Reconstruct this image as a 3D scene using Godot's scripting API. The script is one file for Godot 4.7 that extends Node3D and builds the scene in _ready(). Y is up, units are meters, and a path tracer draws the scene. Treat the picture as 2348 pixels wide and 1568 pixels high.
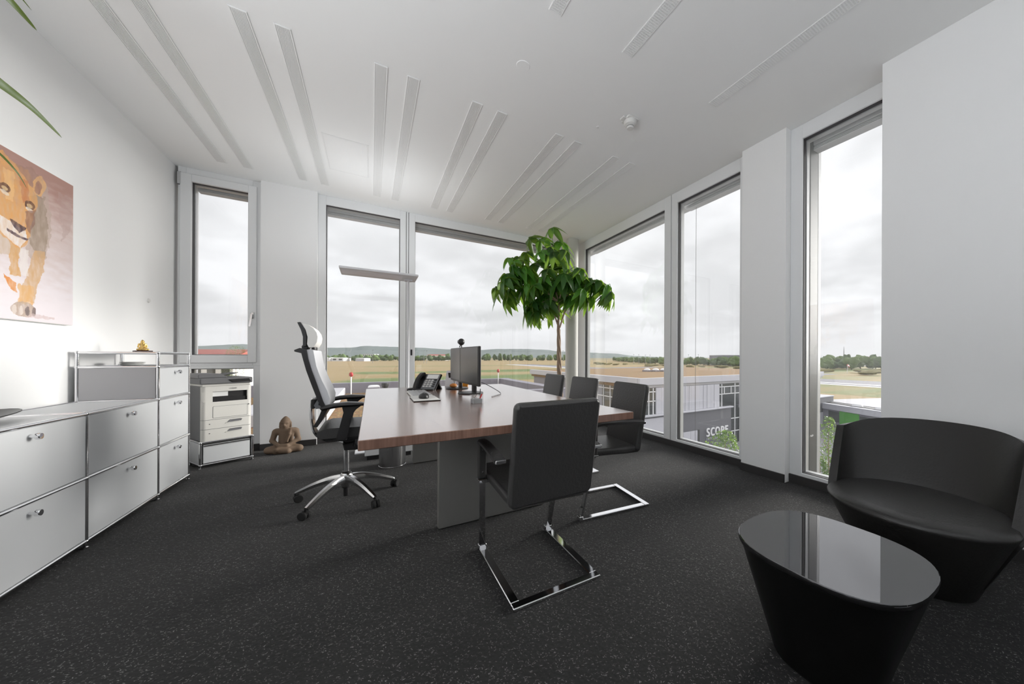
extends Node3D
# A corner office above an airfield: white room, wide windows on two sides.

const CEIL := 3.022
const WALL_LEFT := -1.723
const FRAME_BACK := -5.23
const FRAME_RIGHT := 3.06
const GROUND := -11.0

# ------------------------------------------------------------------ shape builder
class Shape:
	var p := PackedVector3Array()
	var uv := PackedVector2Array()
	var with_uv := false

	func tri(a: Vector3, b: Vector3, c: Vector3) -> void:
		p.append(a); p.append(b); p.append(c)

	func quad(a: Vector3, b: Vector3, c: Vector3, d: Vector3) -> void:
		tri(a, b, c); tri(a, c, d)

	func fix(from: int) -> void:   # turn a closed piece right side out
		var v := 0.0
		if from >= p.size(): return
		var o := p[from]
		for i in range(from, p.size(), 3):
			v += (p[i] - o).dot((p[i + 1] - o).cross(p[i + 2] - o))
		if v < 0.0:
			for i in range(from, p.size(), 3):
				var t := p[i + 1]
				p[i + 1] = p[i + 2]
				p[i + 2] = t

	func move(from: int, xf: Transform3D) -> void:
		for i in range(from, p.size()):
			p[i] = xf * p[i]

	func add(other: Shape, xf := Transform3D()) -> Shape:
		for v in other.p: p.append(xf * v)
		return self

	func box(c: Vector3, s: Vector3, bev := 0.002, xf := Transform3D()) -> Shape:
		var from := p.size()
		var h := s * 0.5
		var b: float = minf(bev, minf(h.x, minf(h.y, h.z)) * 0.9)
		if b <= 0.0:
			for ax in 3:
				for sg in [-1.0, 1.0]:
					var n := Vector3(); n[ax] = sg
					var u := Vector3(); u[(ax + 1) % 3] = 1.0
					var w := Vector3(); w[(ax + 2) % 3] = sg
					var o := n * h
					quad(c + o - u * h - w * h, c + o + u * h - w * h, c + o + u * h + w * h, c + o - u * h + w * h)
		else:
			var k := h - Vector3(b, b, b)
			for ax in 3:
				var a1 := (ax + 1) % 3
				var a2 := (ax + 2) % 3
				for sg in [-1.0, 1.0]:
					var q := []
					for m in [Vector2(-1, -1), Vector2(1, -1), Vector2(1, 1), Vector2(-1, 1)]:
						var v := Vector3()
						v[ax] = sg * h[ax]; v[a1] = m.x * k[a1]; v[a2] = m.y * k[a2]
						q.append(v)
					_conv(q, c)
				for m in [Vector2(-1, -1), Vector2(1, -1), Vector2(1, 1), Vector2(-1, 1)]:
					var q := []
					for e in [Vector2(-1, 0), Vector2(1, 0), Vector2(1, 1), Vector2(-1, 1)]:
						var v := Vector3()
						v[ax] = e.x * k[ax]
						v[a1] = m.x * (h[a1] if e.y == 0.0 else k[a1])
						v[a2] = m.y * (k[a2] if e.y == 0.0 else h[a2])
						q.append(v)
					_conv(q, c)
			for sx in [-1.0, 1.0]:
				for sy in [-1.0, 1.0]:
					for sz in [-1.0, 1.0]:
						_conv([Vector3(sx * h.x, sy * k.y, sz * k.z), Vector3(sx * k.x, sy * h.y, sz * k.z), Vector3(sx * k.x, sy * k.y, sz * h.z)], c)
		if xf != Transform3D(): move(from, xf)
		return self

	func _conv(q: Array, c: Vector3) -> void:
		var m := Vector3()
		for v in q: m += v
		var n: Vector3 = (q[1] - q[0]).cross(q[2] - q[0])
		if n.dot(m) < 0.0: q.reverse()
		tri(c + q[0], c + q[1], c + q[2])
		if q.size() == 4: tri(c + q[0], c + q[2], c + q[3])

	func span(a: Vector3, b: Vector3, bev := 0.002, xf := Transform3D()) -> Shape:   # box from corner to corner
		return box((a + b) * 0.5, (b - a).abs(), bev, xf)

	func rings(list: Array, caps := true) -> Shape:   # loft through closed rings of equal count
		var from := p.size()
		for k in list.size() - 1:
			var a: PackedVector3Array = list[k]
			var b: PackedVector3Array = list[k + 1]
			var n := a.size()
			for i in n:
				var j := (i + 1) % n
				quad(a[i], a[j], b[j], b[i])
		if caps:
			for e in 2:
				var a: PackedVector3Array = list[0] if e == 0 else list[-1]
				var m := Vector3()
				for v in a: m += v
				m /= a.size()
				for i in a.size():
					var j := (i + 1) % a.size()
					if e == 0: tri(m, a[j], a[i])
					else: tri(m, a[i], a[j])
		fix(from)
		return self

	func tube(path: Array, r: float, n := 10, flat := 1.0, up := Vector3.UP, taper := 1.0) -> Shape:
		var list := []
		for k in path.size():
			var d: Vector3
			if k == 0: d = path[1] - path[0]
			elif k == path.size() - 1: d = path[k] - path[k - 1]
			else: d = (path[k] - path[k - 1]).normalized() + (path[k + 1] - path[k]).normalized()
			d = d.normalized()
			var u := up if absf(up.dot(d)) < 0.98 else Vector3(1, 0, 0)
			var s := u.cross(d).normalized()
			u = d.cross(s)
			var rr: float = r * lerpf(1.0, taper, float(k) / (path.size() - 1))
			var ring := PackedVector3Array()
			for i in n:
				var a := TAU * i / n
				ring.append(path[k] + (s * cos(a) + u * sin(a) * flat) * rr)
			list.append(ring)
		return rings(list)

	func sweep(path: Array, prof: Array, up := Vector3.UP, scales: Array = []) -> Shape:   # profile points (sideways, up)
		var list := []
		for k in path.size():
			var d0: Vector3 = (path[k] - path[k - 1]).normalized() if k > 0 else (path[1] - path[0]).normalized()
			var d1: Vector3 = (path[k + 1] - path[k]).normalized() if k < path.size() - 1 else d0
			var d := (d0 + d1).normalized()
			var s := up.cross(d).normalized()
			var u := d.cross(s)
			var bend := maxf(0.35, d.dot(d0))
			var turn := d1 - d0
			var ks := 1.0
			var ku := 1.0
			if turn.length() > 0.01:
				turn = turn.normalized()
				ks = lerpf(1.0, 1.0 / bend, absf(turn.dot(s)))
				ku = lerpf(1.0, 1.0 / bend, absf(turn.dot(u)))
			var f: Vector2 = scales[k] if scales.size() else Vector2.ONE
			var ring := PackedVector3Array()
			for q in prof: ring.append(path[k] + s * q.x * ks * f.x + u * q.y * ku * f.y)
			list.append(ring)
		return rings(list)

	func lathe(prof: Array, n := 24, xf := Transform3D()) -> Shape:   # points (radius, height), closed onto the axis where radius is 0
		var from := p.size()
		for k in prof.size() - 1:
			var a: Vector2 = prof[k]
			var b: Vector2 = prof[k + 1]
			for i in n:
				var t0 := TAU * i / n
				var t1 := TAU * (i + 1) / n
				var a0 := Vector3(a.x * cos(t0), a.y, a.x * sin(t0))
				var a1 := Vector3(a.x * cos(t1), a.y, a.x * sin(t1))
				var b0 := Vector3(b.x * cos(t0), b.y, b.x * sin(t0))
				var b1 := Vector3(b.x * cos(t1), b.y, b.x * sin(t1))
				if a.x > 0.0 and b.x > 0.0: quad(a0, a1, b1, b0)
				elif a.x > 0.0: tri(a0, a1, b0)
				elif b.x > 0.0: tri(a0, b1, b0)
		if xf != Transform3D(): move(from, xf)
		fix(from)
		return self

	func ball(c: Vector3, s: Vector3, n := 14, m := 9) -> Shape:
		var prof := []
		for k in m + 1:
			var a := -PI / 2 + PI * k / m
			prof.append(Vector2(0.0 if k == 0 or k == m else cos(a), sin(a)))
		return lathe(prof, n, Transform3D(Basis.from_scale(s), c))

	func prism(poly: PackedVector2Array, depth: float, xf := Transform3D(), bev := 0.0) -> Shape:   # outline in XY, thickness along Z, centred
		var from := p.size()
		var q := poly
		if Geometry2D.is_polygon_clockwise(q):
			q = q.duplicate(); q.reverse()
		var h := depth * 0.5
		var inner := q
		if bev > 0.0:
			var off := Geometry2D.offset_polygon(q, -bev)
			if off.size() == 1 and off[0].size() == q.size(): inner = _match(off[0], q)
			else: bev = 0.0
		var idx := Geometry2D.triangulate_polygon(inner)
		for i in range(0, idx.size(), 3):
			var a := inner[idx[i]]; var b := inner[idx[i + 1]]; var c := inner[idx[i + 2]]
			if (b - a).cross(c - a) < 0.0:
				var t := b; b = c; c = t
			tri(Vector3(a.x, a.y, h), Vector3(b.x, b.y, h), Vector3(c.x, c.y, h))
			tri(Vector3(a.x, a.y, -h), Vector3(c.x, c.y, -h), Vector3(b.x, b.y, -h))
		for i in q.size():
			var j := (i + 1) % q.size()
			var a := q[i]; var b := q[j]
			quad(Vector3(a.x, a.y, -h + bev), Vector3(b.x, b.y, -h + bev), Vector3(b.x, b.y, h - bev), Vector3(a.x, a.y, h - bev))
			if bev > 0.0:
				var ia := inner[i]; var ib := inner[j]
				quad(Vector3(a.x, a.y, h - bev), Vector3(b.x, b.y, h - bev), Vector3(ib.x, ib.y, h), Vector3(ia.x, ia.y, h))
				quad(Vector3(b.x, b.y, -h + bev), Vector3(a.x, a.y, -h + bev), Vector3(ia.x, ia.y, -h), Vector3(ib.x, ib.y, -h))
		if xf != Transform3D(): move(from, xf)
		return self

	func _match(o: PackedVector2Array, q: PackedVector2Array) -> PackedVector2Array:
		if Geometry2D.is_polygon_clockwise(o): o.reverse()
		var best := 0
		for i in o.size():
			if o[i].distance_squared_to(q[0]) < o[best].distance_squared_to(q[0]): best = i
		var r := PackedVector2Array()
		for i in o.size(): r.append(o[(best + i) % o.size()])
		return r

	func slab(nu: int, nv: int, f: Callable, thick: float) -> Shape:   # a curved sheet of some thickness
		var from := p.size()
		var g := []
		for i in nu + 1:
			var row := []
			for j in nv + 1: row.append(f.call(float(i) / nu, float(j) / nv))
			g.append(row)
		var top := []
		for i in nu + 1:
			var row := []
			for j in nv + 1:
				var du: Vector3 = g[mini(i + 1, nu)][j] - g[maxi(i - 1, 0)][j]
				var dv: Vector3 = g[i][mini(j + 1, nv)] - g[i][maxi(j - 1, 0)]
				row.append(g[i][j] + du.cross(dv).normalized() * thick)
			top.append(row)
		for i in nu:
			for j in nv:
				quad(top[i][j], top[i + 1][j], top[i + 1][j + 1], top[i][j + 1])
				quad(g[i][j], g[i][j + 1], g[i + 1][j + 1], g[i + 1][j])
		for i in nu:
			quad(g[i][0], g[i + 1][0], top[i + 1][0], top[i][0])
			quad(g[i + 1][nv], g[i][nv], top[i][nv], top[i + 1][nv])
		for j in nv:
			quad(g[0][j + 1], g[0][j], top[0][j], top[0][j + 1])
			quad(g[nu][j], g[nu][j + 1], top[nu][j + 1], top[nu][j])
		fix(from)
		return self

	func mesh(crease := 40.0) -> ArrayMesh:
		var n := PackedVector3Array()
		n.resize(p.size())
		var fn := PackedVector3Array()
		fn.resize(p.size() / 3)
		var at := {}
		for t in fn.size():
			var nn := (p[t * 3 + 1] - p[t * 3]).cross(p[t * 3 + 2] - p[t * 3])
			fn[t] = nn
			for k in 3:
				var key := Vector3i((p[t * 3 + k] * 20000.0).round())
				if not at.has(key): at[key] = PackedInt32Array([t])
				else: at[key].append(t)
		var lim := cos(deg_to_rad(crease))
		for t in fn.size():
			var own := fn[t].normalized()
			for k in 3:
				var s := Vector3()
				for o in at[Vector3i((p[t * 3 + k] * 20000.0).round())]:
					if own.dot(fn[o].normalized()) >= lim: s += fn[o]
				n[t * 3 + k] = s.normalized() if s.length() > 1e-14 else own
		var idx := PackedInt32Array()
		idx.resize(p.size())
		for i in range(0, p.size(), 3):
			idx[i] = i; idx[i + 1] = i + 2; idx[i + 2] = i + 1
		var a := []
		a.resize(Mesh.ARRAY_MAX)
		a[Mesh.ARRAY_VERTEX] = p
		a[Mesh.ARRAY_NORMAL] = n
		a[Mesh.ARRAY_INDEX] = idx
		if uv.size() == p.size(): a[Mesh.ARRAY_TEX_UV] = uv
		var m := ArrayMesh.new()
		m.add_surface_from_arrays(Mesh.PRIMITIVE_TRIANGLES, a)
		return m

# ------------------------------------------------------------------ scene helpers
var taken := {}
var mats := {}
var rng := RandomNumberGenerator.new()

func numbered(n: String) -> String:
	var k: int = taken.get(n, 0)
	taken[n] = k + 1
	return n if k == 0 else "%s_%03d" % [n, k]

func tag(o: Node, label: String, category: String, group := "", kind := "") -> void:
	o.set_meta("label", label)
	o.set_meta("category", category)
	if group: o.set_meta("group", group)
	if kind: o.set_meta("kind", kind)

func thing(called: String, label: String, category: String, at := Vector3.ZERO, turn := 0.0, group := "") -> Node3D:
	var o := Node3D.new()
	o.name = numbered(called)
	add_child(o)
	o.position = at
	o.rotation.y = turn
	tag(o, label, category, group)
	return o

func obj(called: String, s, material: Material, parent: Node = self, crease := 40.0) -> MeshInstance3D:
	var o := MeshInstance3D.new()
	o.mesh = s.mesh(crease) if s is Shape else s
	o.material_override = material
	o.name = numbered(called) if parent == self else called
	parent.add_child(o, true)
	return o

func struct(called: String, s, material: Material, parent: Node = self, label := "") -> MeshInstance3D:
	var o := obj(called, s, material, parent)
	if parent == self:
		o.set_meta("kind", "structure")
		if label: o.set_meta("label", label)
	return o

func dup(o: Node3D, at: Vector3, turn: float, label: String, size := Vector3.ONE) -> Node3D:
	var r: Node3D = o.duplicate()
	r.name = numbered(str(o.name).rstrip("0123456789").rstrip("_"))
	add_child(r)
	r.transform = Transform3D(Basis(Vector3.UP, turn).scaled_local(size), at)
	r.set_meta("label", label)
	return r

func rgb(r: int, g: int, b: int) -> Color:
	return Color(r / 255.0, g / 255.0, b / 255.0)

func mat(called: String, c: Color, rough := 0.6, metal := 0.0, spec := 0.5) -> StandardMaterial3D:
	var m := StandardMaterial3D.new()
	m.resource_name = called
	m.albedo_color = c
	m.roughness = rough
	m.metallic = metal
	m.metallic_specular = spec
	mats[called] = m
	return m

func noise(freq: float, seed_ := 1, octaves := 4) -> FastNoiseLite:
	var n := FastNoiseLite.new()
	n.noise_type = FastNoiseLite.TYPE_SIMPLEX_SMOOTH
	n.seed = seed_
	n.frequency = freq
	n.fractal_octaves = octaves
	return n

func bumps(m: StandardMaterial3D, freq: float, scale_: float, strength: float, size := 256) -> void:
	var t := NoiseTexture2D.new()
	t.noise = noise(freq, 7, 4)
	t.width = size; t.height = size
	t.seamless = true
	t.as_normal_map = true
	t.bump_strength = 4.0
	m.normal_enabled = true
	m.normal_texture = t
	m.normal_scale = strength
	m.uv1_triplanar = true
	m.uv1_scale = Vector3.ONE * scale_

func tri_tex(m: StandardMaterial3D, img: Image, scale_: Vector3, world := true) -> void:
	m.albedo_texture = ImageTexture.create_from_image(img)
	m.uv1_triplanar = true
	m.uv1_world_triplanar = world
	m.uv1_scale = scale_

func round_rect(w: float, h: float, r: float, n := 4) -> PackedVector2Array:
	var q := PackedVector2Array()
	for k in 4:
		var c := Vector2((w / 2 - r) * [1, -1, -1, 1][k], (h / 2 - r) * [1, 1, -1, -1][k])
		for i in n + 1:
			var a := PI / 2 * k + PI / 2 * i / n
			q.append(c + Vector2(cos(a), sin(a)) * r)
	return q

func V(x: float, y: float, z: float) -> Vector3:
	return Vector3(x, y, z)

func turned(ax: Vector3, deg: float, at := Vector3.ZERO) -> Transform3D:
	return Transform3D(Basis(ax, deg_to_rad(deg)), at)

func spline(pts: Array, n: int) -> Array:
	var out := []
	for k in pts.size() - 1:
		var a: Vector3 = pts[maxi(k - 1, 0)]
		var d: Vector3 = pts[mini(k + 2, pts.size() - 1)]
		for i in n: out.append((pts[k] as Vector3).cubic_interpolate(pts[k + 1], a, d, float(i) / n))
	out.append(pts[-1])
	return out

# ------------------------------------------------------------------ computed surfaces
func carpet_image() -> Image:
	var s := 1024
	var im := Image.create_empty(s, s, false, Image.FORMAT_RGB8)
	im.fill(rgb(22, 21, 21))
	for k in 90000:
		var x := rng.randf() * s
		var y := rng.randf() * s
		var a := rng.randfn(0.5, 0.75)
		var d := Vector2(cos(a), sin(a))
		var t := rng.randf()
		var v := 0.03 + 0.10 * t if t < 0.70 else 0.20 + 0.52 * (t - 0.70) / 0.30
		var c := Color(v * 1.02, v, v)
		for i in rng.randi_range(2, 5):
			var q := Vector2i(posmod(int(x + d.x * i), s), posmod(int(y + d.y * i), s))
			im.set_pixelv(q, c)
	return im

func wood_image() -> Image:
	var w := 768
	var h := 1024
	var im := Image.create_empty(w, h, false, Image.FORMAT_RGB8)
	var n1 := noise(0.012, 3, 4)
	var n2 := noise(0.05, 9, 3)
	for x in w:
		var plank := int(x * 6 / w)
		var tone := [0.0, 0.05, -0.04, 0.03, -0.05, 0.01][plank] as float
		for y in h:
			var g := n1.get_noise_2d(x * 2.6 + plank * 311.0, y * 0.16 + plank * 77.0)
			var f := n2.get_noise_2d(x * 4.0, y * 0.10 + plank * 31.0)
			var v := 0.5 + tone + g * 0.24 + f * 0.16
			im.set_pixel(x, y, rgb(92, 66, 56).lerp(rgb(166, 130, 113), clampf(v, 0.0, 1.0)))
	return im

func field_image() -> Image:   # mown bands of dry and green grass; covers x -400..1200, z 0..-1200
	var s := 640
	var im := Image.create_empty(s, s, false, Image.FORMAT_RGB8)
	var n1 := noise(0.008, 5, 4)
	var n2 := noise(0.06, 15, 3)
	var dry := rgb(150, 128, 84)
	var green := rgb(92, 112, 50)
	var straw := rgb(166, 141, 102)
	for j in s:
		var z := 1200.0 * j / s
		for i in s:
			var x := -400.0 + 1600.0 * i / s
			var a := n1.get_noise_2d(x * 0.5, z * 2.4)
			var b := n2.get_noise_2d(x * 0.25, z * 2.0)
			var g := 0.0
			g = maxf(g, 1.0 - absf(z - 200.0 - 14 * a) / 34.0)
			g = maxf(g, 0.9 - absf(z - 292.0 - 30 * a) / 34.0)
			g = maxf(g, 0.35 - absf(z - 470.0) / 90.0)
			if x < -6.0: g -= clampf((-6.0 - x) / 12.0, 0.0, 1.0) * 0.8
			if x > 130.0 and z < 320.0: g = 0.25 + 0.3 * a
			g = clampf(g * 1.5 + b * 0.45 + a * 0.2, 0.0, 1.0)
			var c := dry.lerp(straw, clampf(0.4 + a * 0.9 + b * 0.5, 0.0, 1.0)).lerp(green, g)
			im.set_pixel(i, j, c)
	return im

func sedum_image() -> Image:
	var s := 256
	var im := Image.create_empty(s, s, false, Image.FORMAT_RGB8)
	im.fill(rgb(122, 88, 50))
	var cs := [rgb(158, 108, 56), rgb(132, 112, 54), rgb(142, 78, 46), rgb(172, 146, 88), rgb(108, 100, 50), rgb(84, 66, 46)]
	for k in 5200:
		var c: Color = cs[rng.randi() % 6]
		im.fill_rect(Rect2i(rng.randi() % s, rng.randi() % s, rng.randi_range(2, 5), rng.randi_range(2, 4)), c)
	return im

func blot(im: Image, poly: Array, c: Color, soft: float, n: FastNoiseLite, cover := 1.0) -> void:   # one brush-edged patch of paint; outline in 0..1
	var w := im.get_width()
	var h := im.get_height()
	var q := PackedVector2Array()
	var lo := Vector2(1, 1)
	var hi := Vector2(0, 0)
	for v in poly:
		q.append(v)
		lo = lo.min(v); hi = hi.max(v)
	for y in range(maxi(0, int((lo.y - soft) * h)), mini(h, int((hi.y + soft) * h) + 1)):
		for x in range(maxi(0, int((lo.x - soft) * w)), mini(w, int((hi.x + soft) * w) + 1)):
			var wob := Vector2(n.get_noise_2d(x, y), n.get_noise_2d(x + 500.0, y)) * soft
			var at := Vector2((x + 0.5) / w, (y + 0.5) / h) + wob
			if Geometry2D.is_point_in_polygon(at, q):
				var k := cover * (0.8 + 0.4 * n.get_noise_2d(x * 2.0 + 90.0, y * 0.8))
				im.set_pixel(x, y, im.get_pixel(x, y).lerp(c, clampf(k, 0.0, 1.0)))

func oval(cx: float, cy: float, rx: float, ry: float, tilt := 0.0) -> Array:
	var q := []
	for i in 18:
		q.append(Vector2(cx, cy) + Vector2(cos(TAU * i / 18) * rx, sin(TAU * i / 18) * ry).rotated(tilt))
	return q

func lioness_image() -> Image:   # a painted lioness walking towards the viewer, washes of ochre on pale lilac
	var w := 460
	var h := 360
	var im := Image.create_empty(w, h, false, Image.FORMAT_RGB8)
	var n := noise(0.035, 21, 3)
	for y in h:
		for x in w:
			var t := clampf(float(y) / h * 1.15 + n.get_noise_2d(x * 0.4, y * 1.2) * 0.16, 0.0, 1.0)
			var c := rgb(176, 138, 128).lerp(rgb(214, 196, 192), smoothstep(0.0, 0.5, t)).lerp(rgb(232, 224, 228), smoothstep(0.4, 1.0, t))
			im.set_pixel(x, y, c)
	var P := func(pts: Array) -> Array:   # the right 43 percent of the canvas in units of its own
		var r := []
		for v in pts: r.append(Vector2(0.567 + 0.433 * v.x, v.y))
		return r
	var A := func(cx: float, cy: float, rx: float, ry: float, tilt := 0.0) -> Array: return oval(0.567 + 0.433 * cx, cy, rx * 0.433, ry, tilt)
	# body and the far flank
	blot(im, P.call([Vector2(0.3, 0.1), Vector2(0.52, 0.06), Vector2(0.62, 0.2), Vector2(0.66, 0.38), Vector2(0.6, 0.55), Vector2(0.5, 0.62), Vector2(0.3, 0.6)]), rgb(190, 170, 158), 0.02, n, 0.85)
	blot(im, P.call([Vector2(0.75, 0.1), Vector2(0.98, 0.1), Vector2(0.95, 0.3), Vector2(0.84, 0.44), Vector2(0.8, 0.3)]), rgb(186, 160, 154), 0.03, n, 0.5)
	blot(im, P.call([Vector2(0.36, 0.2), Vector2(0.55, 0.18), Vector2(0.6, 0.4), Vector2(0.58, 0.56), Vector2(0.45, 0.6), Vector2(0.33, 0.5)]), rgb(158, 140, 122), 0.02, n, 0.8)
	blot(im, P.call([Vector2(-0.5, 0.3), Vector2(0.1, 0.3), Vector2(0.3, 0.5), Vector2(0.2, 0.62), Vector2(-0.3, 0.62)]), rgb(206, 184, 162), 0.02, n, 0.8)
	# legs and paws
	blot(im, P.call([Vector2(0.4, 0.55), Vector2(0.56, 0.54), Vector2(0.55, 0.66), Vector2(0.44, 0.78), Vector2(0.4, 0.88), Vector2(0.22, 0.9), Vector2(0.26, 0.76), Vector2(0.34, 0.66)]), rgb(210, 170, 128), 0.012, n, 0.95)
	blot(im, P.call([Vector2(0.08, 0.52), Vector2(0.24, 0.52), Vector2(0.2, 0.66), Vector2(0.22, 0.74), Vector2(0.1, 0.74)]), rgb(214, 166, 112), 0.012, n, 0.95)
	blot(im, P.call([Vector2(0.22, 0.56), Vector2(0.32, 0.56), Vector2(0.32, 0.72), Vector2(0.22, 0.72)]), rgb(234, 226, 222), 0.01, n, 0.9)
	blot(im, P.call([Vector2(0.02, 0.74), Vector2(0.18, 0.78), Vector2(0.18, 0.83), Vector2(0.1, 0.82)]), rgb(222, 142, 76), 0.012, n, 0.95)
	blot(im, P.call([Vector2(0.2, 0.78), Vector2(0.4, 0.78), Vector2(0.38, 0.9), Vector2(0.2, 0.9)]), rgb(224, 176, 120), 0.012, n, 0.9)
	blot(im, A.call(0.27, 0.935, 0.17, 0.045), rgb(186, 164, 148), 0.01, n, 0.95)
	for k in 4: blot(im, A.call(0.15 + 0.085 * k, 0.94, 0.028, 0.03), rgb(226, 214, 206) if k < 2 else rgb(122, 108, 106), 0.006, n, 0.9)
	blot(im, P.call([Vector2(0.38, 0.95), Vector2(0.7, 0.96), Vector2(0.7, 0.975), Vector2(0.3, 0.98)]), rgb(206, 184, 182), 0.01, n, 0.7)
	# head
	blot(im, P.call([Vector2(-0.5, 0.1), Vector2(0.0, 0.03), Vector2(0.14, 0.06), Vector2(0.3, 0.06), Vector2(0.42, 0.12), Vector2(0.44, 0.26), Vector2(0.38, 0.36), Vector2(0.34, 0.47), Vector2(0.28, 0.55), Vector2(0.16, 0.565), Vector2(0.06, 0.53), Vector2(-0.1, 0.5), Vector2(-0.4, 0.34)]), rgb(224, 166, 104), 0.012, n, 0.98)
	blot(im, P.call([Vector2(0.16, 0.06), Vector2(0.36, 0.03), Vector2(0.5, 0.08), Vector2(0.5, 0.2), Vector2(0.42, 0.16), Vector2(0.28, 0.13)]), rgb(166, 130, 118), 0.015, n, 0.9)
	blot(im, A.call(0.47, 0.125, 0.085, 0.07, 0.2), rgb(226, 176, 122), 0.008, n, 0.98)
	blot(im, A.call(0.455, 0.14, 0.045, 0.045, 0.2), rgb(150, 112, 104), 0.008, n, 0.8)
	blot(im, A.call(-0.42, 0.1, 0.1, 0.08, -0.3), rgb(222, 160, 96), 0.01, n, 0.98)
	blot(im, P.call([Vector2(0.2, 0.14), Vector2(0.32, 0.13), Vector2(0.34, 0.24), Vector2(0.24, 0.28)]), rgb(194, 122, 82), 0.012, n, 0.7)
	blot(im, P.call([Vector2(0.02, 0.12), Vector2(0.14, 0.12), Vector2(0.14, 0.3), Vector2(0.04, 0.3)]), rgb(236, 192, 136), 0.012, n, 0.8)
	for e in [[0.34, 0.275, 1.0], [0.03, 0.235, 0.9]]:
		blot(im, A.call(e[0], e[1], 0.065, 0.028, 0.25), rgb(96, 66, 56), 0.006, n, 0.95)
		blot(im, A.call(e[0], e[1] + 0.004, 0.036, 0.014, 0.25), rgb(226, 196, 150), 0.004, n, 0.95)
		blot(im, A.call(e[0], e[1] + 0.03, 0.05, 0.012, 0.25), rgb(238, 228, 216), 0.005, n, 0.9)
	blot(im, P.call([Vector2(0.28, 0.33), Vector2(0.42, 0.29), Vector2(0.4, 0.4), Vector2(0.34, 0.46), Vector2(0.3, 0.42)]), rgb(140, 104, 92), 0.01, n, 0.75)
	blot(im, P.call([Vector2(-0.1, 0.4), Vector2(0.12, 0.42), Vector2(0.3, 0.45), Vector2(0.3, 0.5), Vector2(0.22, 0.56), Vector2(0.08, 0.53), Vector2(-0.05, 0.48)]), rgb(238, 230, 228), 0.008, n, 0.98)
	blot(im, P.call([Vector2(0.1, 0.405), Vector2(0.3, 0.425), Vector2(0.27, 0.45), Vector2(0.2, 0.47), Vector2(0.13, 0.44)]), rgb(78, 60, 66), 0.006, n, 0.98)
	blot(im, P.call([Vector2(0.06, 0.47), Vector2(0.19, 0.485), Vector2(0.33, 0.49), Vector2(0.3, 0.505), Vector2(0.18, 0.5), Vector2(0.06, 0.485)]), rgb(86, 66, 72), 0.006, n, 0.95)
	# far half of the animal
	blot(im, P.call([Vector2(-0.9, 0.3), Vector2(-0.4, 0.2), Vector2(-0.3, 0.5), Vector2(-0.5, 0.75), Vector2(-0.8, 0.7)]), rgb(200, 160, 118), 0.02, n, 0.8)
	blot(im, P.call([Vector2(-0.45, 0.6), Vector2(-0.25, 0.6), Vector2(-0.25, 0.9), Vector2(-0.45, 0.92)]), rgb(208, 164, 116), 0.015, n, 0.9)
	return im

func sky_image() -> Image:
	var w := 1536
	var h := 768
	var im := Image.create_empty(w, h, false, Image.FORMAT_RGBF)
	var big := noise(0.55, 11, 5)
	var small := noise(1.7, 4, 4)
	im.fill(Color(0.55, 0.56, 0.58))
	for y in h / 2 + 2:
		var el := (0.5 - (y + 0.5) / h) * PI
		var up := maxf(0.0, sin(el))
		var out := cos(el)
		for x in w:
			var az := TAU * (x + 0.5) / w
			var q := Vector2(cos(az), sin(az)) * out / (up + 0.16)
			var a := big.get_noise_2d(q.x * 1.25, q.y * 1.25)
			var b := small.get_noise_2d(q.x, q.y)
			var c := smoothstep(-0.42, 0.42, a * 1.1 + b * 0.35)   # grey underside to bright top
			var base := lerpf(SKY_GREY, SKY_WHITE, c)
			base = lerpf(lerpf(SKY_GREY, SKY_WHITE, 0.5), base, smoothstep(0.0, 0.12, up))
			var v := base * (1.0 + SKY_RISE * up)
			im.set_pixel(x, y, Color(v * 0.985, v * 0.995, v * 1.02))
	return im

# ------------------------------------------------------------------ light and exposure
const SKY_GREY := 0.80
const SKY_WHITE := 1.04
const SKY_RISE := 0.35
const DESK_LAMP := 0.55      # the floor lamp by the desk, shining up
const ADDED_FILL_LAMP := 2.9      # added fill light: each unseen uplighter beside and behind the viewer
const SUN := 2.8            # sun behind cloud, out of view to the right, angled onto the left wall
const EXPOSURE := 1.0

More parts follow.
